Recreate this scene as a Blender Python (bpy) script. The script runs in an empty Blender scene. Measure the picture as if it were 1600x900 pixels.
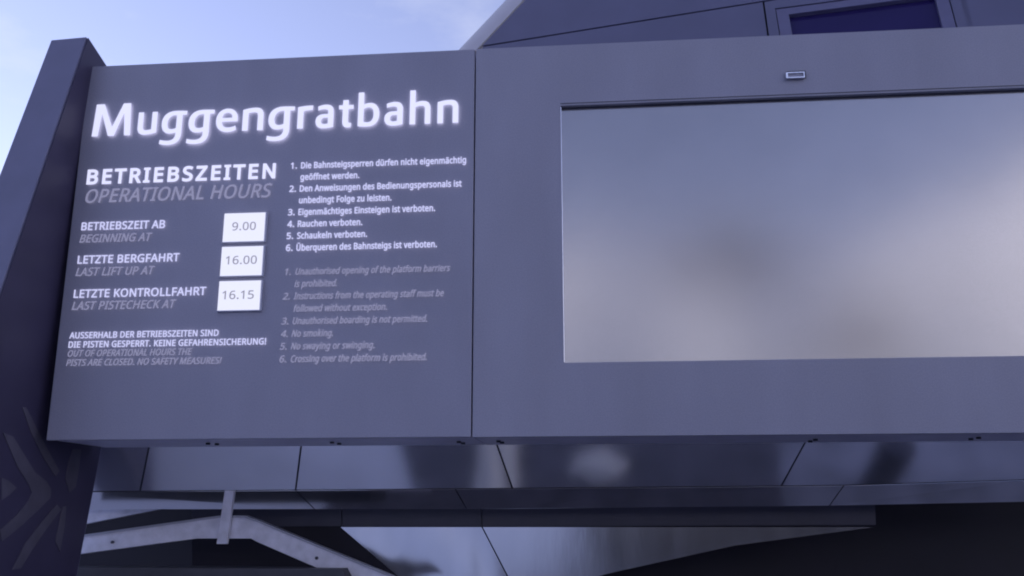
import bpy, bmesh, math, random
from mathutils import Vector, Matrix, noise
from mathutils.geometry import delaunay_2d_cdt
random.seed(4)
SC = bpy.context.scene
C = SC.collection
R = math.radians

# ------------------------------------------------------------------ camera
EYE = 1.62
F = 1469.76 / 1600.0                       # focal length in picture widths
PITCH, YAW, ROLL = R(13.7094), R(-5.2946), R(-0.01334)
fw = Vector((math.sin(YAW)*math.cos(PITCH), math.cos(YAW)*math.cos(PITCH), math.sin(PITCH)))
r0 = Vector((math.cos(YAW), -math.sin(YAW), 0)); u0 = r0.cross(fw)
rt = r0*math.cos(ROLL) + u0*math.sin(ROLL); up = -r0*math.sin(ROLL) + u0*math.cos(ROLL)
cam = bpy.data.cameras.new('camera'); cam.sensor_width = 36; cam.lens = 36*F
cam.clip_start = 0.05; cam.clip_end = 9000
co = bpy.data.objects.new('camera', cam); C.objects.link(co)
m = Matrix((rt, up, -fw)).transposed().to_4x4(); m.translation = Vector((0, 0, EYE)); co.matrix_world = m
SC.camera = co

# ------------------------------------------------------------------ sky, sun, exposure
SUN_AZ, SUN_EL = -80.0, 15.0               # degrees from +Y towards +X: low on the left, behind the mountain flank raised to block it
sun_dir = Vector((math.sin(R(SUN_AZ))*math.cos(R(SUN_EL)), math.cos(R(SUN_AZ))*math.cos(R(SUN_EL)), math.sin(R(SUN_EL))))
W = bpy.data.worlds.new('World'); SC.world = W; W.use_nodes = True
nt = W.node_tree; nt.nodes.clear()
def N(t, **k):
    n = nt.nodes.new(t)
    for a, b in k.items(): setattr(n, a, b)
    return n
sky = N('ShaderNodeTexSky', sky_type='NISHITA', sun_disc=False, sun_elevation=R(SUN_EL), sun_rotation=R(SUN_AZ), altitude=1700, air_density=1.0, dust_density=0.15, ozone_density=1.6)
tint = N('ShaderNodeMix', data_type='RGBA', blend_type='MULTIPLY'); tint.inputs[0].default_value = 1
tint.inputs[7].default_value = (1.50, 1.04, 1.04, 1)
tc = N('ShaderNodeTexCoord')
mp = N('ShaderNodeMapping'); mp.inputs['Scale'].default_value = (1.0, 1.0, 2.2); mp.inputs['Location'].default_value = (0.35, 0.1, 0.2)
cl = N('ShaderNodeTexNoise'); cl.inputs['Scale'].default_value = 2.6; cl.inputs['Detail'].default_value = 7; cl.inputs['Roughness'].default_value = 0.55
ramp = N('ShaderNodeValToRGB'); ramp.color_ramp.elements[0].position = 0.46; ramp.color_ramp.elements[1].position = 0.74
mix = N('ShaderNodeMix', data_type='RGBA'); mix.inputs[7].default_value = (2.9, 3.0, 3.5, 1)
bg = N('ShaderNodeBackground'); bg.inputs[1].default_value = 0.115
out = N('ShaderNodeOutputWorld')
L = nt.links.new
L(sky.outputs[0], tint.inputs[6]); L(tc.outputs['Generated'], mp.inputs[0]); L(mp.outputs[0], cl.inputs['Vector'])
L(cl.outputs[0], ramp.inputs[0]); 
dotn = N('ShaderNodeVectorMath', operation='DOT_PRODUCT'); dotn.inputs[1].default_value = (-0.62, 0.66, 0.42)
mr = N('ShaderNodeMapRange'); mr.inputs['From Min'].default_value = 0.5; mr.inputs['From Max'].default_value = 1.0
mu = N('ShaderNodeMath', operation='MULTIPLY')
L(tc.outputs['Generated'], dotn.inputs[0]); L(dotn.outputs['Value'], mr.inputs[0]); L(ramp.outputs[0], mu.inputs[0]); L(mr.outputs[0], mu.inputs[1])
L(mu.outputs[0], mix.inputs[0]); L(tint.outputs[2], mix.inputs[6])
L(mix.outputs[2], bg.inputs[0]); L(bg.outputs[0], out.inputs[0])
sl = bpy.data.lights.new('sun', 'SUN'); sl.energy = 2.8; sl.angle = R(0.5); sl.color = (1.0, 0.92, 0.81)
so = bpy.data.objects.new('sun', sl); C.objects.link(so); so.location = (-30, 20, 30)
so.rotation_euler = sun_dir.to_track_quat('Z', 'Y').to_euler()
vs = SC.view_settings
vs.view_transform = 'Standard'; vs.look = 'None'; vs.gamma = 1; vs.use_curve_mapping = False
vs.exposure = 1.46
SC.cycles.filter_width = 2.0
SC.cycles.use_denoising = True
SC.cycles.max_bounces = 8

# ------------------------------------------------------------------ helpers
def ray(px, py):                            # viewing direction of a point of the 1600 x 900 photograph
    return (fw*1469.76 + rt*(px-800) - up*(py-450)).normalized()
def at(px, py, Y):                          # point on the vertical plane y = Y
    d = ray(px, py); return Vector((0, 0, EYE)) + d*(Y/d.y)
def onto(px, py, p, n):
    d = ray(px, py); o = Vector((0, 0, EYE)); return o + d*((p-o).dot(n)/d.dot(n))
def lin(v): return tuple(v) + (1,) if len(v) == 3 else v
MATS = {}
def mat(name, col, rough=0.5, metal=0.0, var=0.06, scale=6.0, bump=0.0, bscale=40.0, stretch=(1, 1, 1), rvar=0.06, spec=0.5, col2=None, speck=0.0):
    if name in MATS: return MATS[name]
    M = bpy.data.materials.new(name); M.use_nodes = True; t = M.node_tree; b = t.nodes['Principled BSDF']
    b.inputs['Metallic'].default_value = metal; b.inputs['Specular IOR Level'].default_value = spec
    tcn = t.nodes.new('ShaderNodeTexCoord'); mpn = t.nodes.new('ShaderNodeMapping'); mpn.inputs['Scale'].default_value = stretch
    t.links.new(tcn.outputs['Object'], mpn.inputs[0])
    nz = t.nodes.new('ShaderNodeTexNoise'); nz.inputs['Scale'].default_value = scale; nz.inputs['Detail'].default_value = 6
    t.links.new(mpn.outputs[0], nz.inputs['Vector'])
    rp = t.nodes.new('ShaderNodeValToRGB')
    a = [max(0, c*(1-var)) for c in col]; c2 = col2 or [c*(1+var) for c in col]
    rp.color_ramp.elements[0].position = 0.32; rp.color_ramp.elements[1].position = 0.68
    rp.color_ramp.elements[0].color = (*a, 1); rp.color_ramp.elements[1].color = (*c2, 1)
    t.links.new(nz.outputs[0], rp.inputs[0]); t.links.new(rp.outputs[0], b.inputs['Base Color'])
    if speck:                               # fine mottle of a powder coat
        n3 = t.nodes.new('ShaderNodeTexNoise'); n3.inputs['Scale'].default_value = 150; n3.inputs['Detail'].default_value = 3
        t.links.new(tcn.outputs['Object'], n3.inputs['Vector'])
        m3 = t.nodes.new('ShaderNodeMapRange'); m3.inputs['From Min'].default_value = 0.3; m3.inputs['From Max'].default_value = 0.7
        m3.inputs['To Min'].default_value = 1-speck; m3.inputs['To Max'].default_value = 1+speck
        x3 = t.nodes.new('ShaderNodeVectorMath'); x3.operation = 'SCALE'
        t.links.new(n3.outputs[0], m3.inputs[0]); t.links.new(rp.outputs[0], x3.inputs[0]); t.links.new(m3.outputs[0], x3.inputs['Scale'])
        t.links.new(x3.outputs[0], b.inputs['Base Color'])
    rr = t.nodes.new('ShaderNodeMapRange'); rr.inputs['To Min'].default_value = max(0.02, rough-rvar); rr.inputs['To Max'].default_value = min(1, rough+rvar)
    t.links.new(nz.outputs[0], rr.inputs[0]); t.links.new(rr.outputs[0], b.inputs['Roughness'])
    if bump:
        n2 = t.nodes.new('ShaderNodeTexNoise'); n2.inputs['Scale'].default_value = bscale; n2.inputs['Detail'].default_value = 4
        t.links.new(mpn.outputs[0], n2.inputs['Vector'])
        bp = t.nodes.new('ShaderNodeBump'); bp.inputs['Strength'].default_value = bump; bp.inputs['Distance'].default_value = 0.01
        t.links.new(n2.outputs[0], bp.inputs['Height']); t.links.new(bp.outputs[0], b.inputs['Normal'])
    MATS[name] = M; return M
def glow(name, col, strength):
    if name in MATS: return MATS[name]
    M = bpy.data.materials.new(name); M.use_nodes = True; t = M.node_tree; b = t.nodes['Principled BSDF']
    b.inputs['Base Color'].default_value = (*[c*0.22 for c in col], 1); b.inputs['Roughness'].default_value = 0.5
    b.inputs['Emission Color'].default_value = (*col, 1); b.inputs['Emission Strength'].default_value = strength
    MATS[name] = M; return M
def tag(o, label=None, cat=None, group=None, kind=None):
    if label: o['label'] = label
    if cat: o['category'] = cat
    if group: o['group'] = group
    if kind: o['kind'] = kind
    return o
def thing(name, loc, label, cat, group=None):
    o = bpy.data.objects.new(name, None); C.objects.link(o); o.location = loc
    o.empty_display_size = 0.2
    return tag(o, label, cat, group)
def link(name, me, parent=None):
    o = bpy.data.objects.new(name, me); C.objects.link(o)
    if parent is not None:
        o.parent = parent
        q = parent
        off = Vector((0, 0, 0))
        while q is not None: off += q.location; q = q.parent
        o.location = -off                  # meshes are written in world metres
    return o
def obj(name, bm, material, parent=None, smooth=False, bevel=0.0):
    bmesh.ops.recalc_face_normals(bm, faces=bm.faces)
    me = bpy.data.meshes.new(name); bm.to_mesh(me); bm.free()
    me.materials.append(material)
    if smooth:
        for p in me.polygons: p.use_smooth = True
    o = link(name, me, parent)
    if bevel:
        b = o.modifiers.new('bevel', 'BEVEL'); b.width = bevel; b.segments = 2; b.limit_method = 'ANGLE'; b.angle_limit = R(40)
    return o
def box(bm, a, b):
    xs, ys, zs = zip(a, b)
    v = [bm.verts.new((xs[i], ys[j], zs[k])) for i in (0, 1) for j in (0, 1) for k in (0, 1)]
    for f in ((0, 1, 3, 2), (4, 6, 7, 5), (0, 4, 5, 1), (2, 3, 7, 6), (0, 2, 6, 4), (1, 5, 7, 3)): bm.faces.new([v[i] for i in f])
def prism(bm, pts, d):                      # polygon pushed along the vector d
    a = [bm.verts.new(p) for p in pts]; b = [bm.verts.new(Vector(p)+d) for p in pts]
    bm.faces.new(a); bm.faces.new(b[::-1])
    n = len(a)
    for i in range(n): bm.faces.new((a[i], b[i], b[(i+1) % n], a[(i+1) % n]))
def slab(pts, d): bm = bmesh.new(); prism(bm, [Vector(p) for p in pts], Vector(d)); return bm
def boxes(*bs):
    bm = bmesh.new()
    for a, b in bs: box(bm, a, b)
    return bm
def cyl(bm, c, axis, r, h, n=16):
    q = Vector(axis).to_track_quat('Z', 'Y'); ring = []
    for k in (0, h):
        ring.append([bm.verts.new(Vector(c) + q @ Vector((r*math.cos(2*math.pi*i/n), r*math.sin(2*math.pi*i/n), k))) for i in range(n)])
    bm.faces.new(ring[0]); bm.faces.new(ring[1][::-1])
    for i in range(n): bm.faces.new((ring[0][i], ring[0][(i+1) % n], ring[1][(i+1) % n], ring[1][i]))
def Z(z): return z + EYE                    # board heights are measured from eye level

# ------------------------------------------------------------------ materials
M_panel = mat('grey_coated_panel', (0.265, 0.262, 0.335), 0.42, 0.0, 0.07, 1.6, 0.04, 260, stretch=(1.6, 1, 0.5), rvar=0.05, speck=0.10)
M_panel2 = mat('grey_coated_panel_cabinet', (0.273, 0.270, 0.340), 0.40, 0.0, 0.07, 1.6, 0.04, 260, stretch=(1.6, 1, 0.5), rvar=0.05, speck=0.10)
M_under = mat('underside_steel', (0.60, 0.58, 0.72), 0.42, 0.1, 0.08, 5)
M_screen = mat('satin_display_sheet', (0.335, 0.33, 0.355), 0.17, 0.95, 0.03, 2, rvar=0.015, speck=0.05)
M_bright = mat('bright_edge_metal', (0.80, 0.80, 0.86), 0.22, 0.9, 0.03)
M_black = mat('black_joint', (0.02, 0.02, 0.03), 0.6, 0.0)
M_pillar = mat('blue_grey_pillar_metal', (0.135, 0.135, 0.215), 0.5, 0.0, 0.08, 4, 0.05, 120)
M_relief = mat('pillar_relief', (0.088, 0.080, 0.112), 0.5, 0.0, 0.15, 8)
M_hood = mat('slate_hood_panel', (0.115, 0.114, 0.185), 0.45, 0.0, 0.06, 2.5, 0.03, 200)
M_hoodedge = mat('pale_hood_edge', (0.46, 0.44, 0.47), 0.4, 0.0, 0.06, 3)
M_glass = mat('dark_skylight_glass', (0.022, 0.016, 0.085), 0.08, 0.0, 0.05, 2, rvar=0.02, spec=0.25)
M_steel = mat('polished_cladding', (0.74, 0.73, 0.80), 0.13, 0.95, 0.05, 3, 0.012, 5, stretch=(1, 1, 1), rvar=0.04)
M_steel2 = mat('polished_cladding_lower', (0.60, 0.61, 0.66), 0.15, 0.95, 0.05, 3, 0.06, 3.5, stretch=(2.2, 1, 0.5), rvar=0.03)
M_fascia = mat('dark_fascia', (0.045, 0.043, 0.065), 0.45, 0.0, 0.1)
M_wall = mat('dark_hall_wall', (0.014, 0.012, 0.022), 0.5, 0.0, 0.15, 2, spec=0.35)
M_beam = mat('galvanised_beam', (0.78, 0.77, 0.86), 0.6, 0.1, 0.11, 14, 0.15, 60)
M_snow = mat('snow', (0.78, 0.79, 0.83), 0.75, 0.0, 0.05, 0.6, 0.3, 1.5)
M_dsnow = mat('old_snow', (0.74, 0.70, 0.63), 0.8, 0.0, 0.10, 3, 0.4, 8)
M_pave = mat('wet_asphalt', (0.085, 0.08, 0.10), 0.5, 0.0, 0.4, 5, 0.4, 60)
M_timber = mat('dark_timber', (0.022, 0.018, 0.02), 0.7, 0.0, 0.3, 2, 0.3, 20, stretch=(6, 6, 0.6))
M_rock = mat('brown_rock', (0.06, 0.038, 0.028), 0.9, 0.0, 0.4, 0.15)
M_ledge = mat('ledge_concrete', (0.07, 0.07, 0.085), 0.7, 0.0, 0.12, 9)
G_white = glow('lit_white_letters', (0.74, 0.75, 1.0), 0.360)
G_back = glow('letter_bloom_glow', (0.80, 0.79, 1.0), 0.947)  # glow on the letter backs stands in for lens bloom
G_text = glow('lit_small_letters', (0.62, 0.63, 0.93), 0.341)
G_textb = glow('small_letter_bloom_glow', (0.78, 0.77, 1.0), 0.493)  # same stand-in bloom behind the small letters
G_grey = glow('dim_grey_letters', (0.30, 0.30, 0.46), 0.280)
G_greyb = glow('dim_letter_shadow_fill', (0.6, 0.6, 0.8), 0.341)  # glow added behind the grey letters to fill in their shadow
G_plate = glow('lit_time_plate', (0.83, 0.84, 1.0), 0.341)
M_digit = glow('grey_time_digits', (0.42, 0.41, 0.50), 0.235)

# ------------------------------------------------------------------ ground and mountains
bm = bmesh.new()
rings = [0, 3, 6, 10, 16, 25, 40, 70, 120, 250, 600, 1500, 4000]
prev = None
for r in rings[1:]:
    cur = [bm.verts.new((r*math.cos(2*math.pi*i/64), r*math.sin(2*math.pi*i/64), 0.0)) for i in range(64)]
    if prev is None: bm.faces.new(cur)
    else:
        for i in range(64): bm.faces.new((prev[i], prev[(i+1) % 64], cur[(i+1) % 64], cur[i]))
    prev = cur
tag(obj('snow_ground', bm, M_snow), kind='structure')
bm = bmesh.new()
edge = [(-1.30, 5.75), (-1.70, 4.5), (-1.9, 3.2), (-2.4, 0.5), (-2.9, -2.0), (-2.6, -6), (-1.2, -13), (12, -13), (12, 4), (12, 12), (-4, 12), (-3.4, 7.5), (-2.2, 6.2)]
bm.faces.new([bm.verts.new((x, y, 0.004)) for x, y in edge])
tag(obj('paved_forecourt', bm, M_pave), kind='structure')

def sky_elev(a):                            # skyline elevation behind the viewer, a = degrees from -Y towards +X
    e = 17.0 + 0.6*math.sin(a*0.21+0.6) + 0.5*math.sin(a*0.63+2.0)
    e += 2.8*max(0, min(1, (a-17)/12.0))**1.2
    e += 3.5*max(0, min(1, (-a-82)/12.0))  # flank raised out of view to keep the sun off the station
    return e
bm = bmesh.new(); NA, NR = 220, 46; rows = []
for j in range(NR+1):
    t = j/NR; rad = 60 + 340*t; row = []
    for i in range(NA+1):
        a = -138 + 248*i/NA
        crest = 400*math.tan(R(sky_elev(a)))
        h = crest*(t**1.5)*max(0, min(1, (a+138)/10))
        x, y = math.sin(R(a))*rad, -math.cos(R(a))*rad
        h += 9*t*noise.fractal(Vector((x*0.02, y*0.02, 3)), 0.9, 2.1, 5)
        row.append(bm.verts.new((x, y, h-0.5)))
    rows.append(row)
for j in range(NR):
    for i in range(NA): bm.faces.new((rows[j][i], rows[j][i+1], rows[j+1][i+1], rows[j+1][i]))
tag(obj('snow_mountain', bm, M_snow, smooth=True), kind='structure')

def outcrop(az, el, dist, sx, sz, name, kind):
    c = Vector((math.sin(R(az))*dist, -math.cos(R(az))*dist, EYE + dist*math.tan(R(el))))
    bm = bmesh.new(); bmesh.ops.create_icosphere(bm, subdivisions=4, radius=1)
    for v in bm.verts:
        n = v.co.normalized()
        k = 1 + 0.45*noise.fractal(n*1.7+Vector((az, 0, 0)), 0.8, 2.2, 5)
        v.co = Vector((n.x*sx*k, n.y*sx*0.6*k, n.z*sz*k)) + c
    tag(obj(name, bm, M_rock), kind=kind)
outcrop(16.4, 10.2, 205, 7, 7, 'rock_outcrop', 'structure')
outcrop(8.1, 14.3, 318, 19, 14, 'rock_outcrop', 'structure')

# ------------------------------------------------------------------ left sign of the information board
XL, XJ, XR = -3.055, -0.6785, 4.3
ZB, ZT, DEPTH = Z(0.4155), Z(2.676), 0.64
sign = thing('information_sign', ((XL+XJ)/2, 5.3, ZB), 'grey lift sign panel with glowing white lettering and three opening time plates', 'sign')
obj('sign_panel', boxes(((XL, 5.0, ZB), (XJ-0.004, 5.03, ZT))), M_panel, sign, bevel=0.004)
obj('sign_case', boxes(((XL+0.006, 5.03, ZB+0.006), (XJ-0.005, 5+DEPTH, ZT-0.006))), M_under, sign)

GLYPHS = {
 ' ': (209, []),
 '!': (216, [[137,298,131,161,115,161,100,161,85,161,78,298,72,435,65,573,94,573,122,573,151,573,144,435],[58,24,58,43,58,63,63,77,72,85,82,93,94,97,107,97,121,97,132,93,142,85,152,77,157,63,157,43,157,24,152,10,142,2,132,-7,121,-11,107,-11,94,-11,82,-7,72,2,63,10]]),
 '.': (215, [[58,24,58,43,58,63,63,77,72,85,82,93,93,97,107,97,121,97,132,93,142,85,152,77,157,63,157,43,157,24,152,10,142,2,132,-7,121,-11,107,-11,93,-11,82,-7,72,2,63,10]]),
 '0': (459, [[419,349,419,287,419,241,416,199,409,163,402,126,391,96,376,70,360,45,341,25,316,12,292,-1,263,-8,229,-8,186,-8,150,4,122,27,94,51,73,85,60,129,46,173,39,226,39,287,39,349,46,402,58,446,71,490,91,523,119,547,146,570,183,581,229,581,271,581,307,570,335,547,364,523,385,490,399,446,412,402],[110,339,110,287,110,235,114,191,121,156,129,122,142,96,159,78,177,61,200,52,229,52,257,52,281,61,298,78,315,95,328,121,336,156,344,191,348,235,348,287,348,339,344,383,336,417,328,452,315,478,298,495,281,513,257,521,229,521,200,521,177,513,159,495,142,478,129,452,121,417,114,383]]),
 '1': (459, [[285,191,285,0,262,0,239,0,216,0,216,133,216,267,216,400,216,416,216,429,216,439,216,450,217,460,217,470,218,479,218,489,219,499,210,490,203,483,196,477,189,471,180,464,169,455,149,438,129,422,108,405,96,421,84,437,71,452,123,492,175,532,226,573,246,573,265,573,285,573,285,382]]),
 '2': (459, [[417,21,417,0,291,0,165,0,38,0,38,20,38,39,38,59,88,109,138,160,188,210,217,239,242,265,261,287,281,310,296,332,306,353,316,375,322,399,322,424,322,456,312,480,294,496,275,512,250,520,221,520,193,520,168,516,147,506,126,496,105,483,83,466,70,482,57,497,45,513,60,526,76,538,94,548,112,558,132,566,153,572,174,578,196,581,221,581,256,581,287,574,313,562,338,550,358,532,372,510,387,487,394,460,394,428,394,398,388,370,375,344,363,318,346,292,324,267,302,241,276,214,247,185,207,146,167,107,128,67,128,66,128,65,128,64,224,64,321,64,417,64,417,43]]),
 '3': (459, [[395,480,395,439,395,413,391,391,381,372,371,353,358,338,340,326,322,315,301,306,277,302,277,300,277,299,277,298,323,293,357,279,379,255,402,231,413,201,413,163,413,130,405,100,390,74,374,48,350,28,318,14,286,-1,244,-8,193,-8,163,-8,136,-6,110,-1,84,3,60,11,36,23,36,45,36,67,36,89,60,77,86,68,114,61,142,55,168,51,194,51,245,51,282,61,305,81,328,101,339,129,339,164,339,188,333,208,320,223,308,237,289,248,265,255,241,262,213,265,179,265,160,265,142,265,123,265,123,285,123,306,123,326,142,326,161,326,180,326,211,326,238,330,259,339,280,348,296,361,307,377,318,394,323,412,323,434,323,462,314,483,295,498,276,514,251,521,219,521,199,521,180,519,164,515,147,511,132,506,117,498,103,491,89,483,75,473,63,489,51,505,39,521,60,537,85,551,115,563,145,575,180,581,218,581,278,581,323,567,352,540,381,514]]),
 '4': (459, [[443,151,443,130,415,130,387,130,359,130,359,87,359,43,359,0,337,0,314,0,291,0,291,43,291,87,291,130,200,130,108,130,17,130,17,150,17,170,17,190,107,319,196,447,286,576,311,576,335,576,359,576,359,448,359,321,359,193,387,193,415,193,443,193,443,172],[291,314,291,374,291,388,291,400,291,412,292,423,292,434,293,444,293,454,294,464,294,474,294,483,295,492,295,500,294,500,293,500,292,500,288,490,282,479,276,468,269,456,263,446,257,438,200,356,143,275,86,193,154,193,223,193,291,193,291,253]]),
 '5': (459, [[202,351,221,351,260,351,294,345,322,331,351,318,374,299,389,274,405,249,413,219,413,183,413,143,404,109,387,81,370,52,346,30,314,15,282,0,244,-8,199,-8,169,-8,142,-5,116,0,90,5,68,13,51,23,51,45,51,68,51,90,70,78,93,69,121,62,148,55,175,52,200,52,228,52,253,57,274,65,295,74,311,88,323,106,335,125,341,148,341,176,341,213,329,242,306,262,283,282,247,292,197,292,182,292,165,291,146,288,127,285,111,283,99,280,88,287,76,295,64,302,71,392,79,482,86,573,182,573,277,573,373,573,373,551,373,530,373,508,297,508,222,508,146,508,141,453,137,398,132,342,141,344,154,346,169,348,185,350]]),
 '6': (459, [[44,202,44,245,44,278,46,310,51,342,55,374,63,405,75,433,86,462,101,487,121,510,141,532,166,549,196,562,226,574,263,581,306,581,318,581,330,580,344,579,357,578,368,576,377,573,377,553,377,533,377,513,367,516,356,519,344,520,332,522,320,523,308,523,271,523,240,517,216,504,191,492,172,475,158,454,143,433,133,408,127,380,120,352,116,323,115,291,116,291,118,291,119,291,128,304,138,315,150,326,162,336,177,344,194,350,212,356,232,358,255,358,288,358,317,352,342,338,367,324,386,305,400,279,414,253,421,221,421,184,421,145,414,111,399,82,384,53,363,31,336,15,309,0,276,-8,239,-8,212,-8,186,-3,163,7,139,17,119,33,101,54,83,75,69,101,59,133,49,165],[218,51,238,51,272,51,299,62,320,84,341,105,351,139,351,184,351,221,342,250,324,271,305,292,277,303,241,303,215,303,194,298,175,287,156,277,142,264,131,248,121,232,115,215,115,198,115,180,118,163,123,146,128,129,136,113,146,99,157,84,170,73,185,64,200,56]]),
 '9': (459, [[417,371,417,328,417,295,415,263,410,231,406,198,398,168,387,139,375,111,360,85,340,63,320,41,295,23,265,11,234,-2,197,-8,154,-8,143,-8,131,-7,117,-6,103,-5,91,-3,82,0,82,20,82,40,82,60,91,57,103,54,115,53,128,51,141,50,152,50,190,50,221,56,245,68,269,80,289,97,303,118,318,139,328,164,334,192,341,220,345,250,346,281,344,281,342,281,341,281,333,268,323,257,310,247,298,237,283,229,266,223,248,217,228,214,204,214,172,214,143,221,118,235,93,248,74,268,61,294,47,319,40,350,40,387,40,427,48,462,63,491,78,520,99,542,127,557,154,573,186,581,223,581,250,581,276,575,299,565,323,555,343,539,361,518,379,497,392,471,402,439,412,408],[243,521,223,521,190,521,163,510,142,488,120,466,110,433,110,388,110,351,119,322,137,301,155,280,182,269,220,269,245,269,268,275,286,285,305,296,320,309,330,325,340,341,346,357,346,374,346,392,343,409,338,426,333,444,325,460,315,474,305,488,292,500,277,508,261,517]]),
 'A': (512, [[462,0,437,0,414,59,391,118,368,177,292,177,217,177,141,177,118,118,96,59,73,0,49,0,24,0,0,0,75,192,149,383,224,575,245,575,267,575,289,575,363,383,437,192,512,0,487,0],[304,357,282,415,281,419,278,427,274,438,271,449,267,461,263,473,260,485,257,494,255,500,252,490,250,479,247,468,244,457,241,447,238,438,235,429,232,421,230,415,209,357,187,299,165,241,226,241,286,241,346,241,325,299]]),
 'B': (521, [[187,573,241,573,313,573,367,562,404,541,440,520,459,483,459,431,459,408,455,388,446,371,438,354,426,339,409,328,393,316,373,308,350,304,350,303,350,301,350,300,374,296,395,289,415,279,435,269,450,254,461,236,472,217,478,193,478,163,478,128,470,99,454,74,438,50,415,31,385,19,356,6,320,0,279,0,212,0,145,0,78,0,78,191,78,382,78,573,132,573],[221,329,256,329,305,329,339,337,357,352,375,368,384,392,384,423,384,454,373,477,351,490,329,504,293,511,245,511,213,511,182,511,150,511,150,450,150,389,150,329,185,329],[187,269,150,269,150,199,150,130,150,61,188,61,227,61,265,61,316,61,352,71,371,91,391,110,401,136,401,168,401,189,397,206,388,221,379,236,364,248,344,256,323,265,295,269,260,269,223,269]]),
 'C': (507, [[349,517,323,517,293,517,265,512,241,502,216,491,195,476,178,456,161,436,148,412,139,383,130,354,125,322,125,286,125,239,132,198,147,164,162,129,184,102,213,83,242,65,279,55,322,55,348,55,371,57,394,62,416,66,438,71,460,78,460,57,460,36,460,15,438,7,416,1,393,-2,371,-6,343,-8,312,-8,254,-8,205,4,166,28,127,52,98,86,78,131,59,175,49,227,49,287,49,330,55,370,67,406,79,442,97,473,120,499,143,525,172,545,206,559,240,574,280,581,324,581,353,581,382,578,409,572,436,566,461,558,482,547,472,527,463,506,453,486,435,494,416,501,394,508,372,514]]),
 'D': (585, [[536,353,536,292,536,228,525,174,501,131,477,87,443,55,399,33,354,11,300,0,237,0,184,0,131,0,78,0,78,191,78,382,78,573,137,573,195,573,254,573,312,573,362,562,404,540,446,519,479,488,502,446,525,405],[460,214,460,289,460,340,452,382,435,415,418,447,394,471,361,487,329,503,290,511,244,511,213,511,181,511,150,511,150,361,150,211,150,62,176,62,202,62,228,62,305,62,363,81,402,119,441,157]]),
 'E': (446, [[398,21,398,0,291,0,184,0,78,0,78,191,78,382,78,573,184,573,291,573,398,573,398,551,398,530,398,509,315,509,233,509,150,509,150,450,150,390,150,330,228,330,306,330,383,330,383,310,383,289,383,268,306,268,228,268,150,268,150,200,150,132,150,63,233,63,315,63,398,63,398,42]]),
 'F': (416, [[150,81,150,0,126,0,102,0,78,0,78,191,78,382,78,573,184,573,291,573,398,573,398,551,398,530,398,509,315,509,233,509,150,509,150,442,150,374,150,306,227,306,305,306,383,306,383,285,383,264,383,243,305,243,227,243,150,243,150,162]]),
 'G': (584, [[326,281,326,302,392,302,458,302,524,302,524,209,524,115,524,22,493,11,462,4,431,-1,399,-6,363,-8,323,-8,264,-8,214,4,173,28,133,51,102,85,81,130,59,174,49,226,49,286,49,346,61,398,84,442,108,486,142,520,186,544,230,568,283,581,346,581,378,581,408,578,437,572,465,566,492,558,516,547,507,526,498,505,489,484,469,493,446,501,421,508,395,514,369,517,342,517,296,517,257,508,225,489,192,470,167,444,150,409,133,375,124,334,124,286,124,241,132,201,146,166,161,131,184,103,216,84,247,64,289,55,340,55,365,55,387,56,404,59,422,61,438,64,452,68,452,125,452,182,452,238,410,238,368,238,326,238,326,260]]),
 'H': (594, [[516,191,516,0,492,0,468,0,443,0,443,89,443,178,443,267,346,267,248,267,150,267,150,178,150,89,150,0,126,0,102,0,78,0,78,191,78,382,78,573,102,573,126,573,150,573,150,492,150,411,150,330,248,330,346,330,443,330,443,411,443,492,443,573,468,573,492,573,516,573,516,382]]),
 'I': (272, [[239,14,239,0,170,0,101,0,32,0,32,14,32,28,32,42,55,47,77,52,99,57,99,210,99,362,99,515,77,520,55,526,32,531,32,545,32,559,32,573,101,573,170,573,239,573,239,559,239,545,239,531,217,526,194,520,172,515,172,362,172,210,172,57,194,52,217,47,239,42,239,28]]),
 'K': (496, [[418,108,496,0,468,0,440,0,411,0,344,91,276,182,209,273,189,256,169,239,150,222,150,148,150,74,150,0,126,0,102,0,78,0,78,191,78,382,78,573,102,573,126,573,150,573,150,478,150,384,150,290,166,308,182,327,199,345,215,363,232,381,249,399,300,457,352,515,403,573,431,573,460,573,488,573,412,489,336,406,261,323,339,215]]),
 'L': (420, [[185,0,78,0,78,191,78,382,78,573,102,573,126,573,150,573,150,403,150,234,150,64,233,64,317,64,400,64,400,43,400,21,400,0,293,0]]),
 'M': (727, [[350,0,330,0,268,167,205,335,142,502,141,502,140,502,139,502,140,491,141,478,142,461,142,445,143,426,144,407,144,387,144,368,144,347,144,231,144,116,144,0,122,0,100,0,78,0,78,191,78,382,78,573,113,573,149,573,184,573,243,416,302,260,361,103,362,103,363,103,364,103,424,260,484,416,544,573,579,573,614,573,650,573,650,382,650,191,650,0,626,0,602,0,578,0,578,117,578,235,578,352,578,371,578,389,579,408,580,426,580,444,581,460,582,476,583,490,584,501,583,501,582,501,581,501,517,334,453,167,390,0,370,0]]),
 'N': (609, [[532,191,532,0,504,0,476,0,447,0,345,159,243,317,141,476,140,476,139,476,138,476,139,463,140,449,141,432,142,415,142,397,143,378,144,359,144,340,144,320,144,213,144,107,144,0,122,0,100,0,78,0,78,191,78,382,78,573,106,573,133,573,161,573,263,415,365,257,467,99,468,99,469,99,470,99,469,107,469,120,468,137,467,154,466,173,466,193,465,214,464,232,464,249,464,357,464,465,464,573,487,573,509,573,532,573,532,382]]),
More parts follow.
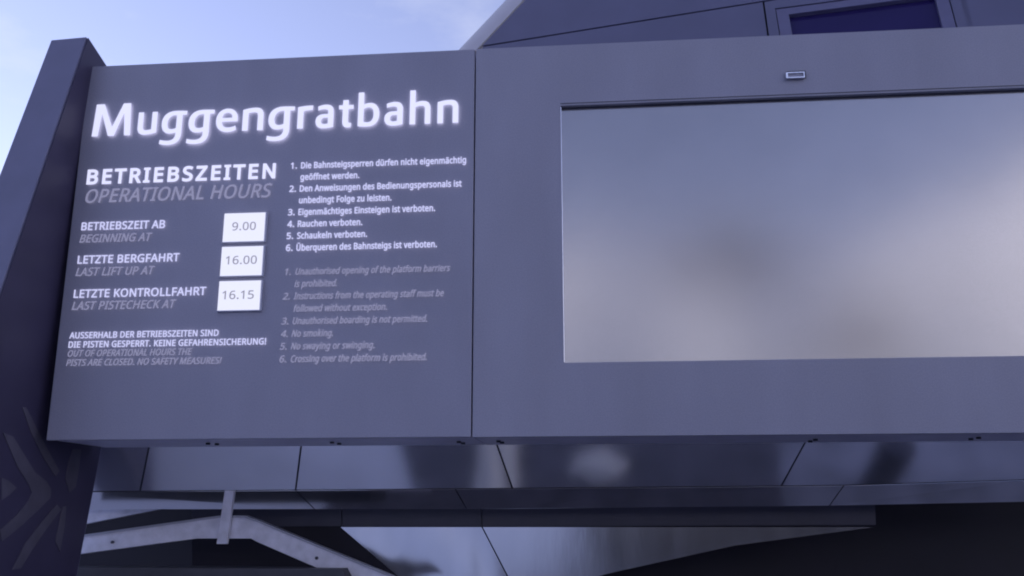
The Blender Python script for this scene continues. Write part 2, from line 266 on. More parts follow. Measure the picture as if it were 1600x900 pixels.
 'O': (626, [[577,346,577,287,577,243,572,202,561,166,549,130,533,99,510,73,488,47,461,27,428,13,395,-1,357,-8,314,-8,269,-8,230,-1,196,13,163,27,136,47,114,73,92,99,76,130,65,167,54,203,49,244,49,288,49,347,59,398,78,442,97,486,126,520,166,545,205,569,254,581,314,581,372,581,420,569,459,545,498,521,527,486,547,442,567,398],[125,335,125,287,125,239,132,198,145,163,159,128,179,101,207,83,235,64,271,55,314,55,357,55,392,64,420,83,447,101,468,128,481,163,495,198,501,239,501,287,501,359,486,416,456,457,426,498,379,518,314,518,271,518,235,509,207,490,179,472,159,445,145,411,132,377]]),
 'P': (485, [[179,573,229,573,304,573,359,558,393,528,427,499,444,458,444,404,444,381,440,358,433,336,425,315,412,295,395,278,377,261,353,248,324,238,295,228,258,223,216,223,194,223,172,223,150,223,150,149,150,74,150,0,126,0,102,0,78,0,78,191,78,382,78,573,128,573],[274,511,223,511,199,511,174,511,150,511,150,435,150,360,150,285,169,285,188,285,208,285,244,285,274,289,298,296,322,304,340,316,352,334,364,351,370,373,370,401,370,438,358,465,334,484,311,502]]),
 'R': (499, [[183,573,236,573,283,573,323,567,353,555,384,543,407,524,422,500,437,476,444,446,444,410,444,379,439,354,427,334,416,313,402,297,385,285,367,273,349,264,330,257,382,171,434,86,487,0,459,0,431,0,403,0,356,79,310,158,264,237,226,237,188,237,150,237,150,158,150,79,150,0,126,0,102,0,78,0,78,191,78,382,78,573,130,573],[263,510,232,510,204,510,177,510,150,510,150,439,150,368,150,298,179,298,207,298,236,298,282,298,316,307,338,325,359,344,370,371,370,407,370,432,365,452,355,467,345,482,330,493,310,500,289,507]]),
 'S': (440, [[403,183,403,153,403,119,394,90,378,66,361,42,337,24,307,11,276,-2,240,-8,198,-8,177,-8,156,-7,137,-5,117,-3,99,0,83,4,67,8,53,13,41,19,41,42,41,65,41,88,60,80,84,72,113,65,141,58,171,55,201,55,230,55,253,58,273,66,292,73,306,84,316,98,326,112,330,128,330,147,330,165,326,181,318,194,310,207,297,219,277,230,258,241,230,252,196,265,171,274,150,283,131,294,113,304,97,316,85,330,73,343,63,358,57,375,51,392,48,412,48,435,48,465,56,491,71,513,87,534,108,551,136,563,163,575,195,581,231,581,262,581,291,578,318,572,344,566,368,558,389,549,381,528,374,507,366,487,347,495,325,503,302,508,279,514,254,517,229,517,205,517,185,514,169,507,153,500,141,490,133,478,125,465,121,450,121,434,121,415,125,399,133,386,141,373,154,361,172,351,191,341,215,330,246,318,280,306,308,293,332,279,355,265,372,248,385,228,397,208]]),
 'T': (446, [[259,170,259,0,235,0,211,0,187,0,187,170,187,339,187,509,127,509,68,509,8,509,8,530,8,551,8,573,151,573,294,573,437,573,437,551,437,530,437,509,378,509,318,509,259,509,259,339]]),
 'U': (586, [[513,326,513,202,513,163,505,127,489,95,473,63,449,38,416,20,383,1,341,-8,290,-8,219,-8,165,11,128,50,91,89,72,140,72,204,72,327,72,450,72,573,96,573,120,573,144,573,144,449,144,325,144,201,144,155,157,119,182,93,206,67,244,55,294,55,329,55,357,61,379,73,401,86,416,103,427,126,437,148,442,173,442,202,442,326,442,449,442,573,466,573,489,573,513,573,513,449]]),
 'Y': (454, [[177,385,227,291,277,385,326,479,376,573,402,573,428,573,454,573,390,456,327,339,263,222,263,148,263,74,263,0,239,0,215,0,191,0,191,73,191,146,191,219,127,337,64,455,0,573,26,573,52,573,79,573,128,479]]),
 'Z': (459, [[427,21,427,0,295,0,163,0,30,0,30,18,30,36,30,55,131,206,231,357,332,508,235,508,137,508,40,508,40,530,40,551,40,573,167,573,293,573,419,573,419,554,419,536,419,518,319,367,218,215,118,64,221,64,324,64,427,64,427,43]]),
 'a': (450, [[203,437,231,437,283,437,322,426,347,403,372,380,385,343,385,293,385,195,385,98,385,0,368,0,351,0,334,0,329,20,325,41,320,61,319,61,318,61,317,61,304,45,292,32,279,22,266,12,251,4,234,-1,217,-6,196,-8,172,-8,147,-8,124,-3,103,6,82,15,66,29,55,48,43,67,37,91,37,119,37,162,54,195,87,219,121,242,173,254,243,257,267,257,292,258,316,259,316,268,316,276,316,285,316,321,308,345,293,359,277,373,255,380,227,380,204,380,183,377,163,370,142,363,123,356,106,347,99,365,91,383,84,400,103,410,125,419,151,426,176,433],[273,209,252,208,198,206,161,197,141,182,120,167,110,146,110,119,110,95,117,77,132,66,147,55,165,49,188,49,225,49,255,59,279,79,303,99,315,130,315,172,315,184,315,197,315,210,294,209]]),
 'b': (493, [[139,511,139,461,139,443,138,426,138,410,137,394,136,382,135,373,136,373,137,373,139,373,151,391,168,406,189,419,211,431,238,437,272,437,325,437,368,418,401,381,433,344,449,289,449,215,449,166,442,125,427,91,412,58,392,33,365,17,338,0,307,-8,272,-8,238,-8,211,-2,189,10,168,23,151,37,139,55,137,55,135,55,133,55,128,36,123,18,119,0,102,0,85,0,68,0,68,203,68,406,68,609,92,609,115,609,139,609,139,560],[299,379,260,379,229,379,205,373,188,361,170,350,157,332,150,308,142,285,139,254,139,217,139,216,139,215,139,214,139,161,147,121,165,93,182,65,214,51,261,51,300,51,329,65,348,93,367,121,376,162,376,216,376,270,367,310,348,338,329,365]]),
 'c': (385, [[265,-8,241,-8,203,-8,169,0,139,15,109,31,86,55,69,87,53,120,44,162,44,213,44,265,53,308,71,342,88,375,112,399,142,415,173,430,207,438,245,438,267,438,288,436,309,431,329,426,346,421,358,415,351,395,344,376,337,356,324,361,309,365,292,370,275,374,259,376,244,376,215,376,191,370,172,358,154,345,140,327,131,303,122,279,117,249,117,213,117,179,122,150,131,126,140,102,153,84,172,71,190,59,213,53,240,53,263,53,284,55,302,60,320,65,336,71,351,78,351,57,351,36,351,15,337,8,321,2,304,-2,286,-6]]),
 'd': (493, [[243,-8,221,-8,167,-8,124,11,92,48,60,85,44,140,44,214,44,288,60,344,93,381,125,419,168,438,221,438,244,438,263,435,280,429,296,424,311,416,323,407,335,397,346,386,354,374,356,374,358,374,359,374,359,381,358,392,356,405,355,419,354,430,354,438,354,495,354,552,354,609,378,609,401,609,425,609,425,406,425,203,425,0,406,0,387,0,368,0,365,19,361,38,358,58,357,58,356,58,354,58,346,45,335,34,323,24,311,15,296,7,279,1,263,-5],[193,51,232,51,277,51,309,63,328,88,346,113,355,150,355,200,355,205,355,209,355,213,355,267,346,308,329,336,311,365,279,379,231,379,193,379,165,364,146,334,127,304,117,263,117,213,117,161,127,121,146,93,165,65]]),
 'e': (452, [[196,438,234,438,271,438,303,430,329,414,356,398,376,375,390,346,404,317,411,283,411,244,411,230,411,215,411,201,313,201,215,201,117,201,118,153,131,116,154,90,178,65,211,52,254,52,281,52,306,55,327,60,348,65,370,72,392,82,392,61,392,41,392,20,370,10,349,3,327,-1,306,-6,280,-8,251,-8,210,-8,174,0,143,17,112,33,88,58,70,91,53,124,44,164,44,212,44,259,52,299,68,333,84,366,106,392,134,411,163,429],[257,380,233,380,200,380,173,369,154,348,134,326,122,296,119,257,192,257,265,257,338,257,338,282,334,303,326,322,319,340,308,354,292,364,277,375]]),
 'f': (276, [[266,393,266,375,230,375,194,375,158,375,158,250,158,125,158,0,134,0,111,0,87,0,87,125,87,250,87,375,62,375,37,375,12,375,12,386,12,397,12,408,37,416,62,424,87,432,87,441,87,449,87,457,87,494,93,524,104,547,115,570,131,587,152,597,172,608,198,613,227,613,244,613,260,612,274,609,288,606,300,603,310,599,304,581,298,562,292,544,283,546,273,549,262,552,251,554,240,556,228,556,204,556,187,548,175,532,164,516,158,492,158,458,158,449,158,439,158,430,194,430,230,430,266,430,266,412]]),
 'g': (493, [[165,438,221,438,249,438,274,433,297,422,320,411,339,395,355,373,357,373,358,373,359,373,362,392,366,411,369,430,388,430,406,430,425,430,425,284,425,138,425,-7,425,-48,418,-82,404,-109,390,-137,369,-158,341,-172,312,-186,276,-192,233,-192,202,-192,173,-190,147,-186,121,-181,98,-174,78,-165,78,-144,78,-122,78,-100,98,-111,122,-119,149,-125,176,-131,206,-134,237,-134,273,-134,302,-123,324,-101,345,-80,355,-50,355,-13,355,-7,355,-2,355,4,355,10,356,20,356,32,357,44,357,52,358,57,357,57,356,57,354,57,339,35,321,19,299,8,277,-3,251,-8,221,-8,166,-8,122,11,91,51,60,90,44,144,44,214,44,283,60,337,91,377,122,418],[259,379,230,379,206,379,186,372,169,359,152,346,139,328,130,303,121,279,117,249,117,213,117,160,127,120,146,92,166,64,194,50,232,50,254,50,272,53,288,58,303,64,316,73,326,85,337,97,344,112,349,131,354,149,356,172,356,197,356,203,356,209,356,214,356,253,352,285,343,309,334,333,320,350,302,362,283,373]]),
 'h': (496, [[139,490,139,431,139,420,138,410,138,399,137,389,136,379,135,370,136,370,138,370,140,370,149,385,160,398,174,407,188,417,203,424,221,429,238,435,255,437,273,437,308,437,337,432,360,421,384,410,401,393,413,370,425,347,431,317,431,280,431,187,431,93,431,0,407,0,384,0,361,0,361,92,361,183,361,275,361,310,353,336,338,353,322,370,298,379,265,379,233,379,207,372,189,360,171,348,158,331,150,308,143,284,139,256,139,222,139,148,139,74,139,0,115,0,92,0,68,0,68,203,68,406,68,609,92,609,115,609,139,609,139,550]]),
 'i': (207, [[115,430,139,430,139,287,139,143,139,0,115,0,92,0,68,0,68,143,68,287,68,430,92,430],[92,591,104,591,115,591,124,587,133,580,141,573,145,562,145,546,145,531,141,520,133,512,124,505,115,501,104,501,92,501,83,505,75,512,67,520,63,531,63,546,63,562,67,573,75,580,83,587]]),
 'k': (428, [[138,397,138,291,138,283,138,271,137,257,136,244,135,231,135,221,136,221,137,221,138,221,141,226,146,232,152,240,159,248,165,256,172,264,179,273,184,279,189,285,235,333,281,381,326,430,354,430,381,430,409,430,351,369,293,307,235,246,297,164,359,82,421,0,393,0,364,0,336,0,286,67,237,134,187,200,171,186,154,172,138,158,138,105,138,53,138,0,115,0,91,0,68,0,68,203,68,406,68,609,91,609,115,609,138,609,138,503]]),
 'l': (207, [[139,203,139,0,115,0,92,0,68,0,68,203,68,406,68,609,92,609,115,609,139,609,139,406]]),
 'm': (750, [[512,438,540,438,588,438,625,425,649,401,673,376,685,335,685,280,685,187,685,93,685,0,662,0,638,0,615,0,615,92,615,184,615,277,615,310,608,336,594,353,580,370,558,379,528,379,486,379,456,366,438,342,420,318,411,283,411,237,411,158,411,79,411,0,388,0,365,0,342,0,342,92,342,184,342,277,342,299,338,318,332,333,326,348,316,360,303,367,290,375,274,379,253,379,225,379,202,372,185,360,169,348,157,331,150,308,142,285,139,257,139,223,139,149,139,74,139,0,115,0,92,0,68,0,68,143,68,287,68,430,87,430,106,430,125,430,129,410,132,391,136,371,137,371,138,371,140,371,149,386,160,399,173,409,186,418,200,426,217,431,233,435,249,438,266,438,299,438,327,432,349,420,371,408,388,390,398,366,399,366,400,366,402,366,416,390,436,408,461,420,486,432]]),
 'n': (496, [[257,438,275,438,326,438,365,425,391,401,418,376,431,335,431,280,431,187,431,93,431,0,407,0,384,0,361,0,361,92,361,183,361,275,361,310,353,336,338,353,322,370,298,379,265,379,217,379,184,365,166,338,148,312,139,273,139,223,139,149,139,74,139,0,115,0,92,0,68,0,68,143,68,287,68,430,87,430,106,430,125,430,129,410,132,391,136,371,137,371,138,371,140,371,149,386,161,399,175,409,189,418,205,426,222,431,239,435]]),
 'o': (485, [[442,263,442,216,442,180,437,148,428,121,418,93,405,70,388,51,370,31,349,17,324,7,300,-3,272,-8,241,-8,213,-8,187,-3,163,7,139,17,118,31,100,51,83,70,69,93,59,121,49,148,44,180,44,216,44,263,52,304,68,336,84,369,107,394,137,412,167,429,203,438,244,438,283,438,317,429,347,412,377,394,400,369,417,336,433,304],[117,267,117,216,117,182,121,153,130,128,139,103,153,84,172,71,190,57,214,51,243,51,272,51,296,57,314,71,333,84,347,103,356,128,364,153,369,182,369,216,369,250,364,279,355,303,346,327,332,346,314,359,296,372,272,379,242,379,198,379,167,364,147,335,127,306]]),
 'p': (493, [[250,438,273,438,326,438,368,419,401,383,433,346,449,290,449,216,449,167,442,126,427,93,412,59,392,34,365,17,339,0,308,-8,272,-8,250,-8,230,-5,213,1,196,7,182,14,170,24,158,33,147,43,139,55,137,55,136,55,134,55,135,45,136,34,137,20,138,6,139,-6,139,-16,139,-75,139,-134,139,-192,115,-192,92,-192,68,-192,68,15,68,222,68,430,87,430,107,430,126,430,129,410,132,391,136,371,137,371,138,371,139,371,147,384,158,395,170,405,182,415,196,423,213,429,230,435],[299,379,260,379,231,379,208,373,190,362,172,351,160,335,152,313,144,291,139,263,139,229,139,225,139,220,139,216,139,180,142,150,150,126,157,101,170,83,188,70,206,57,230,51,261,51,288,51,309,58,326,72,343,87,355,106,364,131,372,156,376,184,376,217,376,266,367,305,348,334,329,364]]),
 'q': (493, [[354,-70,354,-9,354,1,355,12,355,25,356,38,357,49,358,58,357,58,355,58,354,58,341,40,324,24,303,11,281,-2,253,-8,219,-8,167,-8,125,11,93,48,60,85,44,140,44,214,44,263,52,304,67,338,82,371,102,396,129,413,156,429,187,438,221,438,255,438,283,431,304,419,325,406,342,390,355,371,356,371,357,371,358,371,362,391,365,410,369,430,388,430,406,430,425,430,425,222,425,15,425,-192,401,-192,378,-192,354,-192,354,-131],[194,51,233,51,262,51,286,56,304,67,321,77,334,94,342,116,350,138,355,166,355,199,355,204,355,209,355,213,355,268,346,309,328,337,310,365,277,379,231,379,192,379,164,364,145,334,126,304,117,263,117,213,117,162,127,122,146,93,165,65]]),
 'r': (331, [[249,438,269,438,277,438,285,437,295,437,304,436,312,435,319,433,316,411,313,390,310,368,303,370,296,371,287,372,279,373,271,374,264,374,247,374,231,370,217,363,202,356,188,347,176,334,165,321,155,306,149,289,142,271,139,251,139,229,139,153,139,76,139,0,115,0,92,0,68,0,68,143,68,287,68,430,87,430,107,430,126,430,129,404,131,377,134,351,135,351,136,351,137,351,146,367,157,382,170,395,183,408,198,418,214,426,231,434]]),
 's': (384, [[348,142,348,119,348,91,341,68,327,49,313,30,294,16,268,6,242,-3,212,-8,176,-8,146,-8,121,-6,99,-1,77,4,58,11,42,19,42,41,42,62,42,83,59,75,80,67,104,60,128,53,153,49,178,49,214,49,240,55,256,66,272,78,280,93,280,112,280,123,277,133,271,141,265,150,255,158,239,167,224,175,202,185,174,196,146,206,122,217,103,228,83,238,68,251,57,266,46,281,41,300,41,324,41,360,56,388,85,408,115,428,154,438,202,438,228,438,253,435,275,430,298,425,319,418,339,409,331,390,323,372,315,353,297,360,278,367,258,372,238,377,218,380,197,380,168,380,146,375,131,366,116,357,108,344,108,328,108,316,112,306,119,298,126,290,137,282,154,274,170,266,191,256,219,246,246,236,269,226,289,215,308,204,323,191,333,176,343,161]]),
 't': (289, [[192,50,212,50,222,50,233,51,245,53,256,54,265,56,272,59,272,41,272,23,272,5,264,1,254,-2,240,-4,226,-7,213,-8,200,-8,177,-8,157,-4,138,4,119,11,103,25,91,44,80,63,74,90,74,125,74,209,74,292,74,375,53,375,33,375,13,375,13,387,13,398,13,409,33,418,54,428,75,437,84,468,93,498,103,528,117,528,130,528,144,528,144,496,144,463,144,430,186,430,227,430,269,430,269,412,269,393,269,375,227,375,186,375,144,375,144,292,144,210,144,127,144,101,151,81,163,69,176,56]]),
 'u': (496, [[404,430,427,430,427,287,427,143,427,0,408,0,389,0,370,0,366,19,363,38,359,57,358,57,357,57,356,57,347,42,335,30,321,20,306,10,291,3,273,-1,256,-6,238,-8,220,-8,186,-8,157,-3,134,8,110,19,93,36,81,59,69,82,63,112,63,148,63,242,63,336,63,430,87,430,111,430,135,430,135,338,135,245,135,153,135,119,142,93,158,76,173,59,198,51,230,51,262,51,287,57,306,69,324,81,337,98,345,121,353,145,357,173,357,206,357,281,357,355,357,430,380,430]]),
 'v': (407, [[190,0,163,0,109,143,54,287,0,430,25,430,50,430,75,430,106,345,136,261,167,176,171,165,176,152,180,137,185,123,190,109,193,96,197,83,200,72,201,63,202,63,203,63,204,63,207,72,210,83,214,96,218,110,222,123,227,138,232,152,237,165,241,176,271,261,302,345,332,430,357,430,382,430,407,430,353,287,298,143,244,0,217,0]]),
 'w': (630, [[370,162,346,243,342,254,339,265,336,276,333,287,330,298,328,308,325,317,323,327,321,335,319,344,317,351,316,357,315,357,314,357,313,357,312,351,310,344,308,335,306,327,304,317,302,307,300,297,297,286,294,275,291,265,288,253,284,242,258,162,233,81,207,1,180,1,153,1,127,1,87,144,48,287,9,431,33,431,57,431,82,431,102,354,121,278,141,201,145,186,149,170,153,154,157,139,160,124,163,109,166,95,168,83,169,73,170,73,171,73,172,73,174,79,176,87,178,97,180,107,182,117,185,128,187,138,190,149,193,160,196,170,199,180,201,188,227,269,252,350,277,431,303,431,329,431,354,431,379,350,404,269,428,188,432,176,436,163,440,149,444,135,447,122,451,109,454,96,456,84,457,74,458,74,459,74,460,74,461,83,463,94,466,108,469,121,473,136,477,153,481,169,485,185,489,201,509,278,529,354,549,431,573,431,597,431,621,431,582,287,542,144,502,1,474,1,447,1,419,1,395,82]]),
 'x': (424, [[118,146,170,220,121,290,71,360,22,430,48,430,75,430,102,430,139,376,176,322,213,268,249,322,286,376,322,430,349,430,375,430,402,430,352,360,303,290,253,220,306,146,358,73,410,0,383,0,356,0,330,0,291,57,252,114,213,172,173,114,133,57,94,0,67,0,41,0,14,0,66,73]]),
 'y': (409, [[59,286,1,430,26,430,51,430,76,430,107,348,138,267,169,185,175,171,179,157,184,144,189,130,193,117,196,105,200,92,203,80,205,68,206,68,207,68,209,68,212,82,217,99,224,121,231,142,238,164,245,186,275,267,304,349,333,430,358,430,384,430,409,430,347,267,285,104,224,-59,214,-86,202,-109,188,-130,174,-150,158,-165,138,-176,119,-187,95,-192,67,-192,55,-192,43,-192,34,-190,24,-189,16,-188,9,-186,9,-167,9,-149,9,-130,15,-131,22,-132,30,-133,38,-134,47,-135,56,-135,73,-135,87,-132,99,-126,111,-119,121,-111,130,-99,138,-88,146,-74,152,-59,159,-40,167,-21,174,-2,116,142]]),
 'z': (377, [[346,18,346,0,241,0,136,0,31,0,31,16,31,31,31,47,108,156,185,266,262,375,190,375,117,375,45,375,45,393,45,412,45,430,143,430,242,430,340,430,340,412,340,395,340,377,264,269,188,162,112,55,190,55,268,55,346,55,346,36]]),
 'Ü': (586, [[513,326,513,202,513,163,505,127,489,95,473,63,449,38,416,20,383,1,341,-8,290,-8,219,-8,165,11,128,50,91,89,72,140,72,204,72,327,72,450,72,573,96,573,120,573,144,573,144,449,144,325,144,201,144,155,157,119,182,93,206,67,244,55,294,55,329,55,357,61,379,73,401,86,416,103,427,126,437,148,442,173,442,202,442,326,442,449,442,573,466,573,489,573,513,573,513,449],[181,675,181,689,181,703,185,713,192,719,200,725,209,728,219,728,229,728,238,725,245,719,253,713,257,703,257,689,257,675,253,665,245,659,238,652,229,649,219,649,209,649,200,652,192,659,185,665],[332,675,332,689,332,703,336,713,343,719,350,725,359,728,369,728,379,728,388,725,395,719,403,713,407,703,407,689,407,675,403,665,395,659,388,652,379,649,369,649,359,649,350,652,343,659,336,665]]),
 'ä': (450, [[203,437,231,437,283,437,322,426,347,403,372,380,385,343,385,293,385,195,385,98,385,0,368,0,351,0,334,0,329,20,325,41,320,61,319,61,318,61,317,61,304,45,292,32,279,22,266,12,251,4,234,-1,217,-6,196,-8,172,-8,147,-8,124,-3,103,6,82,15,66,29,55,48,43,67,37,91,37,119,37,162,54,195,87,219,121,242,173,254,243,257,267,257,292,258,316,259,316,268,316,276,316,285,316,321,308,345,293,359,277,373,255,380,227,380,204,380,183,377,163,370,142,363,123,356,106,347,99,365,91,383,84,400,103,410,125,419,151,426,176,433],[273,209,252,208,198,206,161,197,141,182,120,167,110,146,110,119,110,95,117,77,132,66,147,55,165,49,188,49,225,49,255,59,279,79,303,99,315,130,315,172,315,184,315,197,315,210,294,209],[113,533,113,546,113,560,117,570,124,576,132,582,141,585,151,585,161,585,170,582,177,576,185,570,188,560,188,546,188,533,185,523,177,516,170,509,161,506,151,506,141,506,132,509,124,516,117,523],[264,533,264,546,264,560,267,570,275,576,282,582,291,585,301,585,311,585,320,582,327,576,335,570,338,560,338,546,338,533,335,523,327,516,320,509,311,506,301,506,291,506,282,509,275,516,267,523]]),
 'ö': (485, [[442,263,442,216,442,180,437,148,428,121,418,93,405,70,388,51,370,31,349,17,324,7,300,-3,272,-8,241,-8,213,-8,187,-3,163,7,139,17,118,31,100,51,83,70,69,93,59,121,49,148,44,180,44,216,44,263,52,304,68,336,84,369,107,394,137,412,167,429,203,438,244,438,283,438,317,429,347,412,377,394,400,369,417,336,433,304],[117,267,117,216,117,182,121,153,130,128,139,103,153,84,172,71,190,57,214,51,243,51,272,51,296,57,314,71,333,84,347,103,356,128,364,153,369,182,369,216,369,250,364,279,355,303,346,327,332,346,314,359,296,372,272,379,242,379,198,379,167,364,147,335,127,306],[131,533,131,546,131,560,134,570,142,576,149,582,158,585,168,585,179,585,187,582,195,576,202,570,206,560,206,546,206,533,202,523,195,516,187,509,179,506,168,506,158,506,149,509,142,516,134,523],[281,533,281,546,281,560,285,570,292,576,300,582,308,585,318,585,329,585,337,582,345,576,352,570,356,560,356,546,356,533,352,523,345,516,337,509,329,506,318,506,308,506,300,509,292,516,285,523]]),
 'ü': (496, [[404,430,427,430,427,287,427,143,427,0,408,0,389,0,370,0,366,19,363,38,359,57,358,57,357,57,356,57,347,42,335,30,321,20,306,10,291,3,273,-1,256,-6,238,-8,220,-8,186,-8,157,-3,134,8,110,19,93,36,81,59,69,82,63,112,63,148,63,242,63,336,63,430,87,430,111,430,135,430,135,338,135,245,135,153,135,119,142,93,158,76,173,59,198,51,230,51,262,51,287,57,306,69,324,81,337,98,345,121,353,145,357,173,357,206,357,281,357,355,357,430,380,430],[136,533,136,546,136,560,139,570,147,576,154,582,163,585,173,585,183,585,192,582,200,576,207,570,211,560,211,546,211,533,207,523,200,516,192,509,183,506,173,506,163,506,154,509,147,516,139,523],[286,533,286,546,286,560,290,570,297,576,304,582,313,585,323,585,333,585,342,582,350,576,357,570,361,560,361,546,361,533,357,523,350,516,342,509,333,506,323,506,313,506,304,509,297,516,290,523]]),
}

def flat(path):                             # "M x y L x y C ..." into polylines
    out, cur = [], None; tk = path.split(); i = 0
    while i < len(tk):
        c = tk[i]; i += 1
        if c == 'M': cur = [(float(tk[i]), float(tk[i+1]))]; out.append(cur); i += 2
        elif c == 'L': cur.append((float(tk[i]), float(tk[i+1]))); i += 2
        elif c == 'C':
            p = [cur[-1]] + [(float(tk[i+2*k]), float(tk[i+2*k+1])) for k in range(3)]; i += 6
            for s in range(1, 9):
                t = s/8; a, b, c_, d = (1-t)**3, 3*t*(1-t)**2, 3*t*t*(1-t), t**3
                cur.append((a*p[0][0]+b*p[1][0]+c_*p[2][0]+d*p[3][0], a*p[0][1]+b*p[1][1]+c_*p[2][1]+d*p[3][1]))
    return out
TITLE = {
 'M': "M 0 0 L 38 0 L 51 148 L 101 0 L 138 0 L 190 148 L 201 0 L 240 0 L 228 208 L 181 208 L 122 58 L 63 208 L 11 208",
 'n': "M 0 0 L 0 134 C 30 142 55 146 80 146 C 113 146 130 130 130 98 L 130 0 L 93 0 L 93 92 C 93 108 87 115 72 115 C 60 115 48 114 37 111 L 37 0",
 'h': "M 0 0 L 0 215 L 37 215 L 37 137 C 50 143 65 146 80 146 C 113 146 130 130 130 98 L 130 0 L 93 0 L 93 92 C 93 108 87 115 72 115 C 60 115 48 112 37 107 L 37 0",
 'b': "M 0 2 L 0 215 L 37 215 L 37 138 C 48 144 60 147 74 147 C 112 147 134 118 134 76 C 134 28 108 -3 62 -3 C 40 -3 15 -1 0 2 M 37 29 C 45 27 54 26 62 26 C 85 26 96 45 96 74 C 96 103 86 117 67 117 C 56 117 46 114 37 109",
 'r': "M 0 0 L 0 137 C 32 144 63 146 94 145 L 91 115 C 70 115 52 113 37 109 L 37 0",
 'a': "M 12 136 C 30 143 46 147 62 147 C 95 147 110 132 110 100 L 110 4 C 90 -1 70 -4 52 -4 C 18 -4 0 12 0 42 C 0 72 20 88 52 88 L 74 88 L 74 98 C 74 112 67 117 54 117 C 42 117 28 114 14 108 M 74 63 L 55 63 C 42 63 36 55 36 43 C 36 31 42 25 54 25 C 61 25 68 26 74 28",
 'e': "M 132 62 L 38 62 C 40 38 53 27 77 27 C 93 27 108 31 122 38 L 126 9 C 110 1 92 -4 73 -4 C 27 -4 0 25 0 70 C 0 117 28 147 70 147 C 110 147 133 119 133 80 C 133 74 133 67 132 62 M 38 88 L 97 88 C 96 107 86 119 69 119 C 51 119 40 107 38 88",
 'g': "M 153 143 L 151 117 L 126 117 L 126 5 C 126 -45 100 -72 48 -72 C 28 -72 8 -69 -6 -63 L -3 -34 C 12 -40 30 -43 46 -43 C 72 -43 89 -30 89 -4 L 89 6 C 78 2 66 0 54 0 C 20 0 0 25 0 66 C 0 115 30 146 85 146 C 110 146 135 145 153 143 M 89 36 L 89 117 L 84 117 C 55 117 37 100 37 67 C 37 42 46 30 63 30 C 73 30 82 32 89 36",
 't': "M 23 112 L 0 112 L 0 139 L 23 139 L 25 171 L 60 171 L 60 139 L 90 139 L 90 112 L 60 112 L 60 42 C 60 30 64 26 75 26 L 80 27 L 78 0 C 72 -3 66 -4 58 -4 C 34 -4 23 8 23 36",
}
TITLE['u'] = None
NOM = {'M': 240, 'n': 130, 'h': 130, 'b': 134, 'r': 94, 'a': 110, 'e': 133, 'g': 126, 't': 90, 'u': 130}
# letter, left and right edge in metres from the left sign edge column, measured on the board
LETTERS = [('M', -2.982, -2.742)] + [(c, a, b) for c, a, b in (
 ('u', -2.701, -2.582), ('g', -2.553, -2.426), ('g', -2.388, -2.258), ('e', -2.220, -2.086), ('n', -2.058, -1.930), ('g', -1.901, -1.770), ('r', -1.726, -1.632), ('a', -1.617, -1.508), ('t', -1.480, -1.391), ('b', -1.365, -1.236), ('a', -1.208, -1.097), ('h', -1.059, -0.935), ('n', -0.896, -0.772), 
)]
UP = 100.0                                  # outlines are filled enlarged, small ones lose faces otherwise
def winding(p, pl):
    w = 0
    for i in range(len(pl)):
        a, b = pl[i-1], pl[i]
        if (a[1] <= p[1]) != (b[1] <= p[1]):
            x = a[0] + (b[0]-a[0])*(p[1]-a[1])/(b[1]-a[1])
            if x > p[0]: w += 1 if b[1] > a[1] else -1
    return w
def letters(name, glyphs, mats, parent, stand, depth):
    """glyph outlines (x, z) -> solid letters standing `stand` in front of the panel; faces towards the panel carry a glow in place of lens bloom"""
    V, FA, MI = [], [], []
    yb, yf = 5.0 - stand, 5.0 - stand - depth
    for polys in glyphs:
        pts, ed = [], []
        for pl in polys:
            k = len(pts); pts += [Vector((p[0]*UP, p[1]*UP)) for p in pl]
            ed += [(k+i, k+(i+1) % len(pl)) for i in range(len(pl))]
        vs_, _, tri, *_r = delaunay_2d_cdt(pts, ed, [], 0, 1e-5)
        big = [[(p[0]*UP, p[1]*UP) for p in pl] for pl in polys]
        keep = []
        for t in tri:
            c = sum((vs_[i] for i in t), Vector((0, 0)))/len(t)
            if sum(winding(c, pl) for pl in big) != 0: keep.append(tuple(t))
        n0, n = len(V), len(vs_)
        V += [(v.x/UP, yf, v.y/UP) for v in vs_] + [(v.x/UP, yb, v.y/UP) for v in vs_]
        cnt = {}
        for t in keep:
            FA.append([n0+i for i in t]); MI.append(0)
            FA.append([n0+n+i for i in reversed(t)]); MI.append(len(mats)-1)
            for i in range(len(t)):
                e = (t[i], t[(i+1) % len(t)])
                if e[::-1] in cnt: del cnt[e[::-1]]
                else: cnt[e] = 1
        for i, j in cnt:
            FA.append([n0+j, n0+i, n0+n+i, n0+n+j]); MI.append(0)
    me = bpy.data.meshes.new(name); me.from_pydata(V, [], FA)
    for mm in mats: me.materials.append(mm)
    me.polygons.foreach_set('material_index', MI)
    bm = bmesh.new(); bm.from_mesh(me)
    bmesh.ops.delete(bm, geom=[v for v in bm.verts if not v.link_faces], context='VERTS')
    bm.to_mesh(me); bm.free(); me.update()
    return link(name, me, parent)
def fatten(pl, d):
    """move every side of a closed outline d to its left (outer outlines run clockwise, counters anticlockwise)"""
    out = []; n = len(pl)
    for i in range(n):
        a, b, c = pl[i-1], pl[i], pl[(i+1) % n]
        u = Vector((b[0]-a[0], b[1]-a[1])).normalized(); v = Vector((c[0]-b[0], c[1]-b[1])).normalized()
        n1 = Vector((-u.y, u.x)); n2 = Vector((-v.y, v.x)); m_ = n1 + n2
        k = m_.length_squared
        q = m_*(2/k) if k > 0.7 else m_.normalized()*1.7
        out.append((b[0]+q.x*d, b[1]+q.y*d))
    return out
ZTITLE = Z(2.2075)
polys = []
